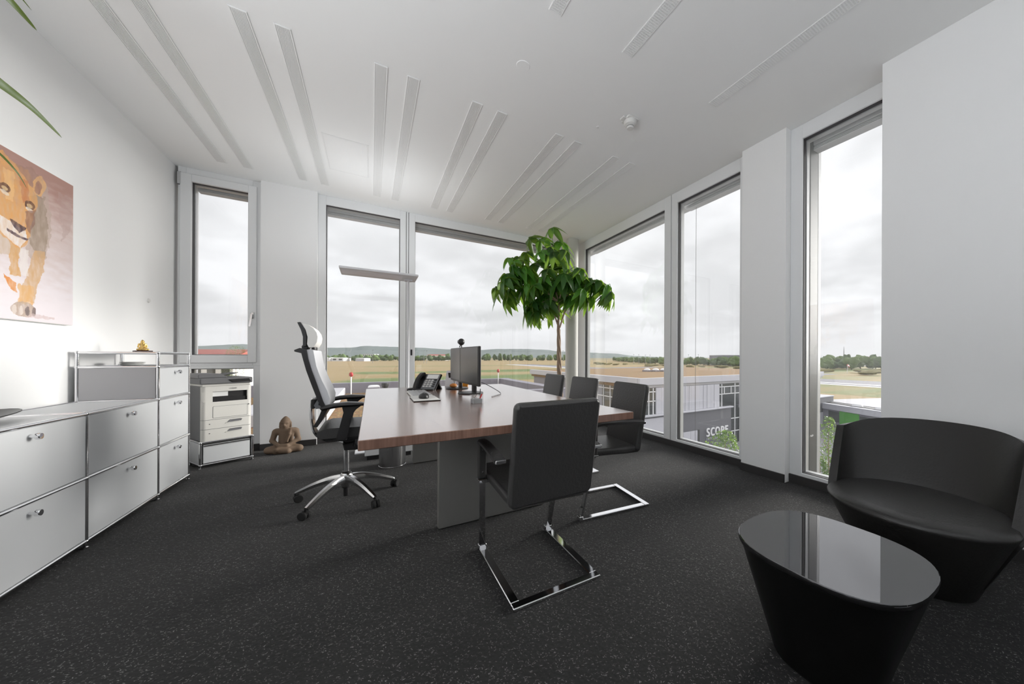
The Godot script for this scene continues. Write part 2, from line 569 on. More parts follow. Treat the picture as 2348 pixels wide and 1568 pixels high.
func camera_and_light() -> void:
	var cam := Camera3D.new()
	cam.name = "camera"
	add_child(cam)
	var yaw := 0.559
	var roll := 0.0044
	var f := Vector3(sin(yaw), 0, -cos(yaw))
	var r := Vector3(cos(yaw), 0, sin(yaw))
	var u := Vector3.UP
	cam.transform = Transform3D(Basis(r * cos(roll) + u * sin(roll), u * cos(roll) - r * sin(roll), -f), Vector3(0, 1.06, 0))
	var near := 0.05
	cam.set_frustum(1568.0 / 785.0 * near, Vector2((1174.0 - 1342.7) / 785.0, (818.9 - 784.0) / 785.0) * near, near, 30000.0)
	cam.current = true
	var env := Environment.new()
	env.background_mode = Environment.BG_SKY
	var sky := Sky.new()
	var sm := PanoramaSkyMaterial.new()
	sm.panorama = ImageTexture.create_from_image(sky_image())
	sky.sky_material = sm
	env.sky = sky
	env.tonemap_mode = Environment.TONE_MAPPER_LINEAR
	env.tonemap_exposure = EXPOSURE
	env.sdfgi_enabled = true
	env.ssao_enabled = true
	env.ssil_enabled = true
	var sun := DirectionalLight3D.new()
	sun.name = "unseen_sun_behind_cloud"
	sun.light_energy = SUN
	sun.light_angular_distance = 32.0
	sun.light_color = Color(1.0, 0.99, 0.97)
	sun.sky_mode = DirectionalLight3D.SKY_MODE_LIGHT_ONLY
	sun.shadow_enabled = true
	add_child(sun)
	var el := deg_to_rad(10.0)
	var az := deg_to_rad(-1.0)
	sun.look_at_from_position(Vector3(cos(el) * cos(az), sin(el), -cos(el) * sin(az)) * 40.0, Vector3.ZERO)
	var we := WorldEnvironment.new()
	we.name = "world_environment"
	we.environment = env
	add_child(we)

func make_materials() -> void:
	mat("wall_paint", rgb(246, 246, 246), 0.9)
	mat("ceiling_paint", rgb(248, 248, 247), 0.92)
	mat("frame_paint", rgb(236, 237, 238), 0.45)
	mat("gasket", rgb(72, 70, 72), 0.6)
	mat("alu", rgb(196, 197, 198), 0.35, 0.3)
	mat("facade", rgb(176, 177, 180), 0.8)
	mat("rail_dark", rgb(66, 66, 66), 0.4, 0.2)
	mat("baseboard", rgb(52, 50, 50), 0.6)
	mat("concrete", rgb(206, 205, 200), 0.75)
	mat("grille", rgb(246, 246, 245), 0.5)
	mat("grille_gap", rgb(238, 238, 237), 0.8)
	mat("cabinet", rgb(206, 208, 210), 0.42)
	mat("cabinet_dark", rgb(170, 169, 171), 0.3)
	mat("chrome", rgb(228, 228, 230), 0.08, 1.0)
	mat("chrome_soft", rgb(205, 205, 206), 0.22, 1.0)
	mat("steel", rgb(168, 167, 164), 0.42, 0.75)
	mat("black", rgb(24, 23, 24), 0.5)
	mat("black_plastic", rgb(34, 33, 34), 0.38)
	mat("rubber", rgb(18, 18, 18), 0.75)
	mat("white_plastic", rgb(228, 227, 224), 0.4)
	mat("printer_white", rgb(222, 220, 214), 0.45)
	mat("printer_grey", rgb(112, 112, 114), 0.5)
	mat("leather", rgb(38, 37, 36), 0.36)
	bumps(mats.leather, 0.03, 9.0, 0.35)
	mat("leather_chair", rgb(60, 59, 59), 0.4)
	bumps(mats.leather_chair, 0.03, 7.0, 0.35)
	mat("mesh_grey", rgb(196, 197, 201), 0.8)
	mat("silver_plastic", rgb(120, 121, 124), 0.4, 0.3)
	mat("pad_light", rgb(214, 213, 210), 0.6)
	mat("black_glass", rgb(120, 120, 122), 0.015, 1.0)
	mat("lacquer", rgb(12, 12, 12), 0.3)
	mat("stone_brown", rgb(120, 100, 82), 0.75)
	bumps(mats.stone_brown, 0.05, 14.0, 0.8)
	mat("gold", rgb(214, 180, 110), 0.3, 0.9)
	mat("dark_wood", rgb(74, 50, 44), 0.5)
	mat("bark", rgb(164, 142, 122), 0.8)
	bumps(mats.bark, 0.06, 10.0, 0.8)
	mat("pot", rgb(66, 64, 64), 0.5)
	mat("soil", rgb(50, 40, 32), 0.95)
	for k in 3:
		var lf := mat("leaf_%d" % k, [rgb(46, 92, 34), rgb(72, 128, 40), rgb(34, 70, 32)][k], 0.38)
		lf.backlight_enabled = true
		lf.backlight = Color(0.5, 0.62, 0.22)
	var yl := mat("yucca_leaf", rgb(66, 78, 28), 0.45)
	yl.backlight_enabled = true
	yl.backlight = Color(0.25, 0.3, 0.1)
	mat("screen", rgb(16, 16, 18), 0.28, 0.0, 0.7)
	mat("paper", rgb(236, 236, 234), 0.8)
	mat("orange", rgb(226, 152, 40), 0.7)
	mat("amber", rgb(186, 116, 50), 0.4)
	mat("red", rgb(176, 40, 38), 0.5)
	mat("white_paint", rgb(236, 236, 238), 0.6)
	mat("green_board", rgb(80, 170, 50), 0.6)
	mat("slate", rgb(94, 94, 102), 0.6)
	mat("roof_red", rgb(170, 92, 82), 0.8)
	mat("asphalt", rgb(124, 122, 130), 0.9)
	mat("membrane", rgb(186, 185, 190), 0.8)
	mat("parapet", rgb(134, 131, 142), 0.7)
	mat("panel_white", rgb(196, 196, 204), 0.7)
	mat("hill", rgb(106, 116, 114), 1.0)  # distance haze is put into this blue-grey
	mat("tree_far", rgb(74, 92, 56), 1.0)
	mat("tree_far_light", rgb(96, 116, 66), 1.0)
	mat("shrub_dry", rgb(120, 112, 66), 1.0)
	mat("trunk_far", rgb(90, 76, 62), 1.0)
	mat("lamp_white", rgb(222, 222, 226), 0.4)
	mat("diffuser", rgb(238, 236, 242), 0.5)
	var glow := mat("lamp_glow", rgb(240, 240, 238), 0.6)
	glow.emission_enabled = true
	glow.emission = Color(1.0, 0.99, 0.97)
	glow.emission_energy_multiplier = 1.0
	var gl := mat("glass", Color(0.95, 0.97, 0.96, 0.06), 0.02)
	gl.transparency = BaseMaterial3D.TRANSPARENCY_ALPHA
	var ac := mat("acrylic", Color(0.95, 0.97, 0.97, 0.12), 0.03)
	ac.transparency = BaseMaterial3D.TRANSPARENCY_ALPHA
	var dg := mat("dark_glass", rgb(70, 74, 76), 0.1, 0.4)
	dg.metallic_specular = 0.8
	var cp := mat("carpet", Color.WHITE, 1.0)
	tri_tex(cp, carpet_image(), Vector3.ONE / 1.8)
	var patches := NoiseTexture2D.new()
	patches.noise = noise(0.012, 17, 4); patches.width = 512; patches.height = 512
	patches.seamless = true
	var ramp := Gradient.new()
	ramp.set_color(0, Color(0.62, 0.62, 0.62)); ramp.set_color(1, Color(1, 1, 1))
	patches.color_ramp = ramp
	cp.detail_enabled = true
	cp.detail_blend_mode = BaseMaterial3D.BLEND_MODE_MUL
	cp.detail_albedo = patches
	cp.detail_uv_layer = BaseMaterial3D.DETAIL_UV_2
	cp.uv2_triplanar = true
	cp.uv2_world_triplanar = true
	cp.uv2_scale = Vector3.ONE / 2.7
	cp.rim_enabled = true
	cp.rim = 0.15
	var nt := NoiseTexture2D.new()
	nt.noise = noise(0.16, 3, 2); nt.width = 512; nt.height = 512
	nt.seamless = true; nt.as_normal_map = true; nt.bump_strength = 6.0
	cp.normal_enabled = true
	cp.normal_texture = nt
	cp.normal_scale = 0.05
	var wd := mat("wood", Color.WHITE, 0.2)
	tri_tex(wd, wood_image(), Vector3(0.62, 1.0, 0.5))
	wd.clearcoat_enabled = true
	wd.clearcoat = 1.0
	wd.clearcoat_roughness = 0.16
	var fd := mat("field", Color.WHITE, 1.0)
	fd.albedo_texture = ImageTexture.create_from_image(field_image())
	var sd := mat("sedum", Color.WHITE, 1.0)
	tri_tex(sd, sedum_image(), Vector3.ONE / 3.5)
	var cv := mat("canvas_print", Color.WHITE, 0.8)
	cv.albedo_texture = ImageTexture.create_from_image(lioness_image())

# ------------------------------------------------------------------ the room
func wall_box(called: String, a: Vector3, b: Vector3, m: Material, label: String) -> void:
	struct(called, Shape.new().span(a, b, 0.0), m, self, label)

func build_shell() -> void:
	wall_box("floor", V(-2.1, -0.35, -5.62), V(3.45, 0, 3.8), mats.carpet, "dark speckled carpet floor")
	wall_box("ceiling", V(-2.1, CEIL, -5.62), V(3.45, CEIL + 0.3, 3.8), mats.ceiling_paint, "plain white ceiling")
	wall_box("wall_left", V(-2.1, 0, -5.5), V(WALL_LEFT, CEIL, 3.8), mats.wall_paint, "white wall behind the grey sideboard")
	wall_box("wall_rear", V(WALL_LEFT, 0, 3.4), V(3.45, CEIL, 3.8), mats.wall_paint, "white rear wall")
	wall_box("wall_right", V(2.883, 0, -0.89), V(3.45, CEIL, 3.4), mats.wall_paint, "plain white wall behind the leather armchair")
	wall_box("wall_back", V(-1.055, 0, -5.42), V(-0.553, CEIL, -5.175), mats.wall_paint, "white pier behind the stone figure")
	wall_box("wall_right", V(2.985, 0, -1.975), V(3.28, CEIL, -1.568), mats.wall_paint, "white pier between the two right-hand windows")
	# outer cladding of the piers: the reveals seen through the glass
	wall_box("wall_outer", V(3.28, -0.35, -1.99), V(3.4, CEIL, -1.50), mats.facade, "pale outer cladding of the pier")
	wall_box("wall_outer", V(-1.07, -0.35, -5.6), V(-0.54, CEIL, -5.42), mats.facade, "pale outer cladding of the back pier")
	wall_box("wall_outer", V(-2.1, -0.35, -5.6), V(-1.66, CEIL, -5.5), mats.facade, "pale outer cladding at the left corner")
	# parapet strip of the facade above the panes
	wall_box("lintel_wall", V(-2.1, 2.935, -5.62), V(3.45, CEIL, -5.32), mats.facade, "outer lintel over the back windows")
	wall_box("lintel_wall", V(3.15, 2.935, -5.3), V(3.45, CEIL, 3.8), mats.facade, "outer lintel over the right windows")
	# skirting
	var bb := [
		["baseboard_back", V(-1.055, 0, -5.175), V(-0.553, 0.07, -5.16)], ["baseboard_back", V(-1.71, 0, -5.23), V(-1.055, 0.07, -5.215)],
		["baseboard_back", V(-0.553, 0, -5.23), V(3.05, 0.07, -5.215)], ["baseboard_right", V(3.045, 0, -5.21), V(3.06, 0.07, -1.975)],
		["baseboard_right", V(2.97, 0, -1.975), V(2.985, 0.07, -1.568)], ["baseboard_right", V(3.045, 0, -1.568), V(3.06, 0.07, -0.89)],
		["baseboard_right", V(2.868, 0, -0.89), V(2.883, 0.07, 3.4)], ["baseboard_left", V(-1.723, 0, -5.215), V(-1.708, 0.07, 3.4)],
	]
	for q in bb: struct(q[0], Shape.new().span(q[1], q[2], 0.002), mats.baseboard, self, "low anthracite skirting")
	var col := struct("column", Shape.new().lathe([Vector2(0, 0), Vector2(0.096, 0), Vector2(0.096, CEIL), Vector2(0, CEIL)], 40, Transform3D(Basis(), V(2.84, 0, -4.965))), mats.concrete, self, "round pale concrete column in the glazed corner")
	col.set_meta("category", "column")

func ring(s: Shape, x0: float, y0: float, x1: float, y1: float, u0: float, v0: float, u1: float, v1: float, z0: float, z1: float, bev := 0.003) -> Shape:
	# a frame: outer x0..x1, y0..y1 round an opening u0..u1, v0..v1
	s.span(V(x0, y0, z0), V(u0, y1, z1), bev)
	s.span(V(u1, y0, z0), V(x1, y1, z1), bev)
	s.span(V(u0, y0, z0), V(u1, v0, z1), bev)
	s.span(V(u0, v1, z0), V(u1, y1, z1), bev)
	return s

func window(xf: Transform3D, outer: Rect2, panes: Array, label: String, blind := true) -> Node3D:
	var o := Node3D.new()
	o.name = "window_%d" % (1 + int(taken.get("window", 0)))
	taken["window"] = int(taken.get("window", 0)) + 1
	add_child(o)
	o.transform = xf
	o.set_meta("kind", "structure")
	o.set_meta("label", label)
	var x0 := outer.position.x
	var x1 := outer.end.x
	var y0 := outer.position.y
	var y1 := outer.end.y
	var fr := Shape.new()
	if panes.size() == 1:
		var g: Rect2 = panes[0]
		ring(fr, x0, y0, x1, y1, g.position.x, g.position.y, g.end.x, g.end.y, -0.02, 0.0)
		ring(fr, x0, y0, x1, y1, g.position.x - 0.004, g.position.y - 0.004, g.end.x + 0.004, g.end.y + 0.004, -0.09, -0.021)
	for g: Rect2 in panes:
		var gk := Shape.new()
		ring(gk, g.position.x - 0.003, g.position.y - 0.003, g.end.x + 0.003, g.end.y + 0.003, g.position.x + 0.004, g.position.y + 0.004, g.end.x - 0.004, g.end.y - 0.004, -0.052, -0.021, 0.0)
		obj("gasket", gk, mats.gasket, o)
		obj("pane", Shape.new().span(V(g.position.x, g.position.y, -0.060), V(g.end.x, g.end.y, -0.054), 0.0), mats.glass, o)
		var bead := Shape.new()
		ring(bead, g.position.x - 0.003, g.position.y - 0.003, g.end.x + 0.003, g.end.y + 0.003, g.position.x + 0.008, g.position.y + 0.008, g.end.x - 0.008, g.end.y - 0.008, -0.11, -0.062, 0.0)
		obj("outer_bead", bead, mats.alu, o)
	if panes.size() == 1: obj("frame", fr, mats.frame_paint, o)
	if blind:
		var g: Rect2 = panes[0]
		var top := y1 - 0.085
		obj("blind_headrail", Shape.new().span(V(x0 + 0.03, top - 0.045, -0.235), V(x1 - 0.03, top, -0.16), 0.003), mats.alu, o)
		for k in 3:
			obj("blind_slat", Shape.new().span(V(g.position.x - 0.01, top - 0.062 - 0.013 * k, -0.25), V(g.end.x + 0.01, top - 0.053 - 0.013 * k, -0.165 + 0.004 * k), 0.003), mats.facade if k % 2 == 0 else mats.alu, o)
	return o

func build_windows() -> void:
	var back := Transform3D(Basis(), V(0, 0, FRAME_BACK))
	var right := Transform3D(Basis(V(0, 0, 1), V(0, 1, 0), V(-1, 0, 0)), V(FRAME_RIGHT, 0, 0))
	# 1: casement over a fixed low pane
	var g1 := Rect2(-1.600, 1.066, 0.432, 1.812)
	var g2 := Rect2(-1.603, 0.10, 0.480, 0.819)
	var w := window(back, Rect2(-1.70, 0, 0.645, CEIL), [g1, g2], "narrow opening window in the left corner above the printer")
	var fr := Shape.new()
	ring(fr, -1.70, 0.95, -1.055, CEIL, -1.64, 1.02, -1.13, 2.93, -0.09, 0.0)
	ring(fr, -1.70, 0.0, -1.055, 0.95, g2.position.x, g2.position.y, g2.end.x, g2.end.y, -0.02, 0.0)
	ring(fr, -1.70, 0.0, -1.055, 0.95, g2.position.x - 0.004, g2.position.y - 0.004, g2.end.x + 0.004, g2.end.y + 0.004, -0.09, -0.021)
	obj("frame", fr, mats.frame_paint, w)
	var sash := Shape.new()
	ring(sash, -1.682, 0.982, -1.095, 2.955, g1.position.x, g1.position.y, g1.end.x, g1.end.y, -0.02, 0.016, 0.004)
	ring(sash, -1.64, 1.02, -1.13, 2.93, g1.position.x - 0.004, g1.position.y - 0.004, g1.end.x + 0.004, g1.end.y + 0.004, -0.09, -0.021)
	obj("sash", sash, mats.frame_paint, w)
	var hd := Shape.new()
	hd.span(V(-1.141, 1.475, 0.016), V(-1.113, 1.545, 0.028), 0.004)
	hd.tube([V(-1.127, 1.515, 0.028), V(-1.127, 1.515, 0.06)], 0.009, 10)
	hd.sweep([V(-1.127, 1.52, 0.062), V(-1.131, 1.46, 0.064), V(-1.142, 1.385, 0.06)], [Vector2(-0.008, -0.006), Vector2(0.008, -0.006), Vector2(0.008, 0.006), Vector2(-0.008, 0.006)], V(0, 0, 1))
	obj("handle", hd, mats.chrome_soft, w)
	obj("hinge", Shape.new().span(V(-1.70, 2.83, 0.0), V(-1.676, 2.955, 0.022), 0.003), mats.alu, w)
	obj("hinge_dark_rim", Shape.new().span(V(-1.702, 2.826, -0.001), V(-1.674, 2.959, 0.012), 0.002), mats.gasket, w)  # dark plate that shows as an outline round the hinge
	# 2 and 3: tall fixed panes to the back
	window(back, Rect2(-0.553, 0, 0.946, CEIL), [Rect2(-0.476, 0.10, 0.798, 2.812)], "tall back window between the pier and the mullion")
	w = window(back, Rect2(0.428, 0, 2.612, CEIL), [Rect2(0.504, 0.10, 2.42, 2.812)], "wide back window between the mullion and the glazed corner")
	obj("lock", Shape.new().span(V(0.452, 1.075, 0.0), V(0.474, 1.155, 0.004), 0.001), mats.black_plastic, w)
	struct("trim_1", Shape.new().span(V(0.399, 0, FRAME_BACK - 0.09), V(0.422, CEIL, FRAME_BACK - 0.004), 0.003), mats.frame_paint, self, "cover strip of the back mullion")
	struct("trim_2", Shape.new().span(V(0.39, 0, FRAME_BACK - 0.09), V(0.43, CEIL, FRAME_BACK - 0.012), 0.0), mats.gasket, self, "dark joint of the back mullion")
	# 4, 5, 6: to the right
	window(right, Rect2(-5.21, 0, 2.247, CEIL), [Rect2(-4.93, 0.095, 1.86, 2.79)], "wide right-hand window next to the column")
	w = window(right, Rect2(-2.953, 0, 0.968, CEIL), [Rect2(-2.862, 0.095, 0.815, 2.80)], "tall right-hand window looking down on the lettered grey building")
	obj("guide_cable", Shape.new().tube([V(-2.76, -0.1, -0.21), V(-2.76, 2.9, -0.21)], 0.0025, 6), mats.gasket, w)
	struct("trim_3", Shape.new().span(V(FRAME_RIGHT + 0.014, 0, -2.966), V(FRAME_RIGHT + 0.09, CEIL, -2.95), 0.0), mats.gasket, self, "dark joint of the right mullion")
	w = window(right, Rect2(-1.568, 0, 0.74, CEIL), [Rect2(-1.474, 0.095, 0.6, 2.81)], "narrow right-hand window behind the leather armchair")
	obj("guide_rail", Shape.new().span(V(-1.505, 0.0, -0.245), V(-1.462, 2.93, -0.11), 0.004), mats.rail_dark, w)
	obj("guide_rail", Shape.new().span(V(-1.50, 0.0, -0.30), V(-1.462, 2.93, -0.25), 0.004), mats.alu, w)

func area_lamp(called: String, at: Vector3, size: Vector2, power: float, down: bool, parent: Node) -> void:
	var l := AreaLight3D.new()
	l.name = called
	l.area_size = size
	l.area_normalize_energy = true
	l.light_energy = power
	l.light_color = Color(0.96, 0.98, 1.0)
	l.area_range = 14.0
	l.shadow_enabled = true
	parent.add_child(l, true)
	l.position = at
	l.rotation.x = -PI / 2 if down else PI / 2

func strip_grille(x0: float, x1: float, z0: float, z1: float, label: String, group: String, cross := false) -> void:
	var t := thing("ceiling_grille", label, "ceiling grille", V((x0 + x1) / 2, CEIL, (z0 + z1) / 2), 0.0, group)
	var hx := (x1 - x0) / 2
	var hz := (z1 - z0) / 2
	obj("backing", Shape.new().span(V(-hx, -0.0015, -hz), V(hx, 0.0, hz), 0.0), mats.grille_gap, t)
	var rim := Shape.new()
	rim.span(V(-hx, -0.006, -hz), V(-hx + 0.008, 0, hz), 0.001)
	rim.span(V(hx - 0.008, -0.006, -hz), V(hx, 0, hz), 0.001)
	rim.span(V(-hx + 0.008, -0.006, -hz), V(hx - 0.008, 0, -hz + 0.008), 0.001)
	rim.span(V(-hx + 0.008, -0.006, hz - 0.008), V(hx - 0.008, 0, hz), 0.001)
	obj("rim", rim, mats.grille, t)
	var sl := Shape.new()
	var n := 8
	for k in n:
		var x := -hx + 0.0105 + (2 * hx - 0.021) * (k + 0.5) / n
		sl.span(V(x - 0.0023, -0.0055, -hz + 0.008), V(x + 0.0023, -0.001, hz - 0.008), 0.0)
	if cross:
		var m := int(2 * hz / 0.014)
		for k in m:
			var z := -hz + 0.008 + (2 * hz - 0.016) * (k + 0.5) / m
			sl.span(V(-hx + 0.008, -0.0058, z - 0.003), V(hx - 0.008, -0.0012, z + 0.003), 0.0)
	var o := obj("slats", sl, mats.grille, t)
	o.set_meta("kind", "stuff")

func build_ceiling() -> void:
	var names := ["leftmost", "second", "third", "fourth", "fifth", "sixth", "seventh", "eighth", "ninth", "tenth", "eleventh", "twelfth"]
	var xs := [-1.335, -1.137, -0.69, -0.498, 0.008, 0.205, 0.648, 0.845, 1.36, 1.553, 1.985, 2.19]
	for k in 12:
		strip_grille(xs[k], xs[k] + 0.08, -4.91, -2.685, "white slotted ceiling strip, %s from the left of the long back row" % names[k], "long ceiling strips towards the back windows")
	strip_grille(0.84, 0.918, -1.75, 0.7, "white gridded ceiling strip near the top edge, leftmost of the front three", "gridded ceiling strips at the front", true)
	strip_grille(1.356, 1.434, -1.745, 0.7, "white gridded ceiling strip at the front, the middle one of three", "gridded ceiling strips at the front", true)
	strip_grille(2.19, 2.272, -1.735, 0.7, "white gridded ceiling strip at the front, nearest the right wall", "gridded ceiling strips at the front", true)
	var t := thing("access_panel", "square white ceiling hatch beside the fourth long ceiling strip", "hatch", V(-0.206, CEIL, -4.12))
	var rim := Shape.new()
	ring(rim, -0.176, -0.342, 0.176, 0.342, -0.168, -0.334, 0.168, 0.334, -0.004, 0.0, 0.001)
	rim.move(0, turned(Vector3.RIGHT, -90.0))
	obj("rim", rim, mats.grille, t)
	var lid := Shape.new()
	lid.span(V(-0.166, -0.0035, -0.332), V(0.166, 0, 0.332), 0.001)
	for k in 28: lid.span(V(-0.16 + 0.0118 * k - 0.002, -0.005, -0.325), V(-0.16 + 0.0118 * k + 0.002, -0.003, 0.325), 0.0)
	obj("lid", lid, mats.ceiling_paint, t)
	t = thing("smoke_detector", "white smoke detector on a square base on the ceiling", "smoke detector", V(1.806, CEIL, -2.208))
	obj("base", Shape.new().prism(round_rect(0.11, 0.11, 0.015), 0.014, Transform3D(Basis(Vector3.RIGHT, PI / 2), V(0, -0.007, 0)), 0.003), mats.white_plastic, t)
	obj("housing", Shape.new().lathe([Vector2(0, -0.075), Vector2(0.026, -0.073), Vector2(0.030, -0.066), Vector2(0.030, -0.050), Vector2(0.046, -0.044), Vector2(0.052, -0.028), Vector2(0.052, -0.012), Vector2(0, -0.012)], 28), mats.white_plastic, t)
	var sn := Shape.new()
	for k in 8: sn.box(V(0.0305 * cos(TAU * k / 8), -0.057, 0.0305 * sin(TAU * k / 8)), V(0.003, 0.010, 0.011), 0.0, Transform3D())
	obj("sensor_ring", Shape.new().lathe([Vector2(0.0302, -0.063), Vector2(0.0308, -0.063), Vector2(0.0308, -0.053), Vector2(0.0302, -0.053), Vector2(0.0302, -0.063)], 24), mats.chrome_soft, t)
	obj("bracket", Shape.new().span(V(-0.085, -0.016, -0.028), V(-0.05, -0.002, 0.02), 0.003), mats.white_plastic, t)
	var d := obj("ceiling_sensor", Shape.new().lathe([Vector2(0, CEIL - 0.006), Vector2(0.012, CEIL - 0.006), Vector2(0.016, CEIL - 0.002), Vector2(0.016, CEIL), Vector2(0, CEIL)], 20, Transform3D(Basis(), V(1.629, 0, -2.422))), mats.grille_gap)
	tag(d, "tiny round grey button on the ceiling beside the smoke detector", "sensor")
	d = obj("ceiling_cover", Shape.new().lathe([Vector2(0, CEIL - 0.003), Vector2(0.043, CEIL - 0.003), Vector2(0.046, CEIL), Vector2(0, CEIL)], 32, Transform3D(Basis(), V(0.86, 0, -2.185))), mats.ceiling_paint)
	tag(d, "flat round white cover plate flush with the ceiling", "cover plate")
	d = obj("wall_button", Shape.new().lathe([Vector2(0, 0), Vector2(0.019, 0), Vector2(0.017, 0.008), Vector2(0, 0.010)], 24, Transform3D(Basis(Vector3.BACK, -PI / 2), V(WALL_LEFT, 1.558, -4.751))), mats.white_plastic)
	tag(d, "small round white button on the left wall", "wall button")

# ------------------------------------------------------------------ cabinets, printer
func knob_shape() -> Shape:   # along +X
	return Shape.new().lathe([Vector2(0, 0), Vector2(0.007, 0), Vector2(0.007, 0.016), Vector2(0.0145, 0.019), Vector2(0.0155, 0.028), Vector2(0.0135, 0.034), Vector2(0, 0.035)], 20, Transform3D(Basis(Vector3.BACK, -PI / 2), Vector3()))

func rod(a: Vector3, b: Vector3, parent: Node) -> void:
	obj("tube", Shape.new().tube([a, b], 0.0095, 12), mats.chrome, parent)

func joint(at: Vector3, parent: Node) -> void:
	obj("ball_joint", Shape.new().ball(at, Vector3.ONE * 0.0125, 12, 8), mats.chrome, parent)

func build_sideboard() -> void:
	var t := thing("sideboard", "long light grey metal sideboard with chrome tubes and a taller end unit", "sideboard")
	var xf := -1.325
	var xb := -1.688
	var zs := [-2.292, -3.042, -3.786, -4.278]
	var ys := [0.04, 0.386, 0.738]
	for z in zs:
		for x in [xf, xb]:
			var top := 0.738 if z > -3.7 else 1.076
			rod(V(x, 0.04, z), V(x, top, z), t)
			for y in ys: joint(V(x, y, z), t)
			obj("foot", Shape.new().lathe([Vector2(0, 0), Vector2(0.012, 0), Vector2(0.012, 0.008), Vector2(0.006, 0.012), Vector2(0.006, 0.035), Vector2(0, 0.035)], 14, Transform3D(Basis(), V(x, 0, z))), mats.chrome, t)
			if z < -3.7:
				for y in [0.976, 1.076]: joint(V(x, y, z), t)
		for y in ys + ([0.976, 1.076] if z < -3.7 else []): rod(V(xf, y, z), V(xb, y, z), t)
	for k in 3:
		for x in [xf, xb]:
			for y in ys + ([0.976, 1.076] if k == 2 else []): rod(V(x, y, zs[k]), V(x, y, zs[k + 1]), t)
	# doors with knobs
	for k in 3:
		var rows := [[0.04, 0.386], [0.386, 0.738]]
		if k == 2: rows.append([0.738, 0.976])
		for r in rows:
			var d := obj("door", Shape.new().span(V(xf - 0.012, r[0] + 0.0105, zs[k + 1] + 0.0105), V(xf + 0.004, r[1] - 0.0105, zs[k] - 0.0105), 0.003), mats.cabinet, t)
			var kb := obj("knob", knob_shape(), mats.chrome, d)
			kb.position = V(xf + 0.004, r[1] - 0.052 - (0.0 if r[1] < 0.9 else -0.006), (zs[k] + zs[k + 1]) / 2)
	# panels
	for k in 2: obj("top_panel", Shape.new().span(V(xb + 0.008, 0.728, zs[k + 1] + 0.008), V(xf - 0.008, 0.742, zs[k] - 0.008), 0.002), mats.cabinet, t)
	obj("top_panel", Shape.new().span(V(xb + 0.008, 0.968, zs[3] + 0.008), V(xf - 0.008, 0.980, zs[2] - 0.008), 0.002), mats.cabinet, t)
	obj("top_panel", Shape.new().span(V(xb + 0.008, 1.070, zs[3] + 0.008), V(xf - 0.008, 1.082, zs[2] - 0.008), 0.002), mats.cabinet, t)
	for k in 3: obj("back_panel", Shape.new().span(V(xb - 0.006, 0.05, zs[k + 1] + 0.008), V(xb + 0.004, 0.73 if k < 2 else 0.97, zs[k] - 0.008), 0.0), mats.cabinet, t)
	for k in 3: obj("bottom_panel", Shape.new().span(V(xb + 0.008, 0.034, zs[k + 1] + 0.008), V(xf - 0.008, 0.046, zs[k] - 0.008), 0.0), mats.cabinet, t)
	for z in [zs[0], zs[3]]: obj("side_panel", Shape.new().span(V(xb + 0.009, 0.05, z - 0.004), V(xf - 0.009, 0.73, z + 0.004), 0.0), mats.cabinet, t)
	obj("side_panel", Shape.new().span(V(xb + 0.009, 0.747, zs[2] - 0.002), V(xf - 0.009, 0.968, zs[2] + 0.006), 0.001), mats.cabinet_dark, t)
	obj("side_panel", Shape.new().span(V(xb + 0.009, 0.747, zs[3] - 0.004), V(xf - 0.009, 0.968, zs[3] + 0.004), 0.001), mats.cabinet, t)
	# on it
	var dish := Shape.new()
	dish.slab(24, 10, func(u: float, v: float) -> Vector3:
		var a := TAU * u
		var r := 0.30 * v
		return V(cos(a) * r * 0.36, 0.010 + 0.026 * v * v * (1.0 + 0.5 * absf(sin(a))), sin(a) * r), 0.004)
	dish.lathe([Vector2(0, 0), Vector2(0.05, 0), Vector2(0.05, 0.012), Vector2(0, 0.012)], 20)
	var d := obj("dish", dish, mats.lacquer)
	d.position = V(-1.505, 0.743, -2.63)
	tag(d, "dark flat boat-shaped dish at the left end of the sideboard top", "dish")
	var stack := thing("plate_stack", "small pile of pale plates in the open shelf of the tall sideboard unit", "plates", V(-1.565, 0.981, -4.09))
	for k in 4:
		obj("plate", Shape.new().lathe([Vector2(0, 0.0), Vector2(0.04, 0.0), Vector2(0.064, 0.006), Vector2(0.064, 0.0085), Vector2(0.038, 0.004), Vector2(0, 0.004)], 26, Transform3D(Basis(), V(0.002 * k, 0.0065 * k, 0.0))), mats.paper, stack)

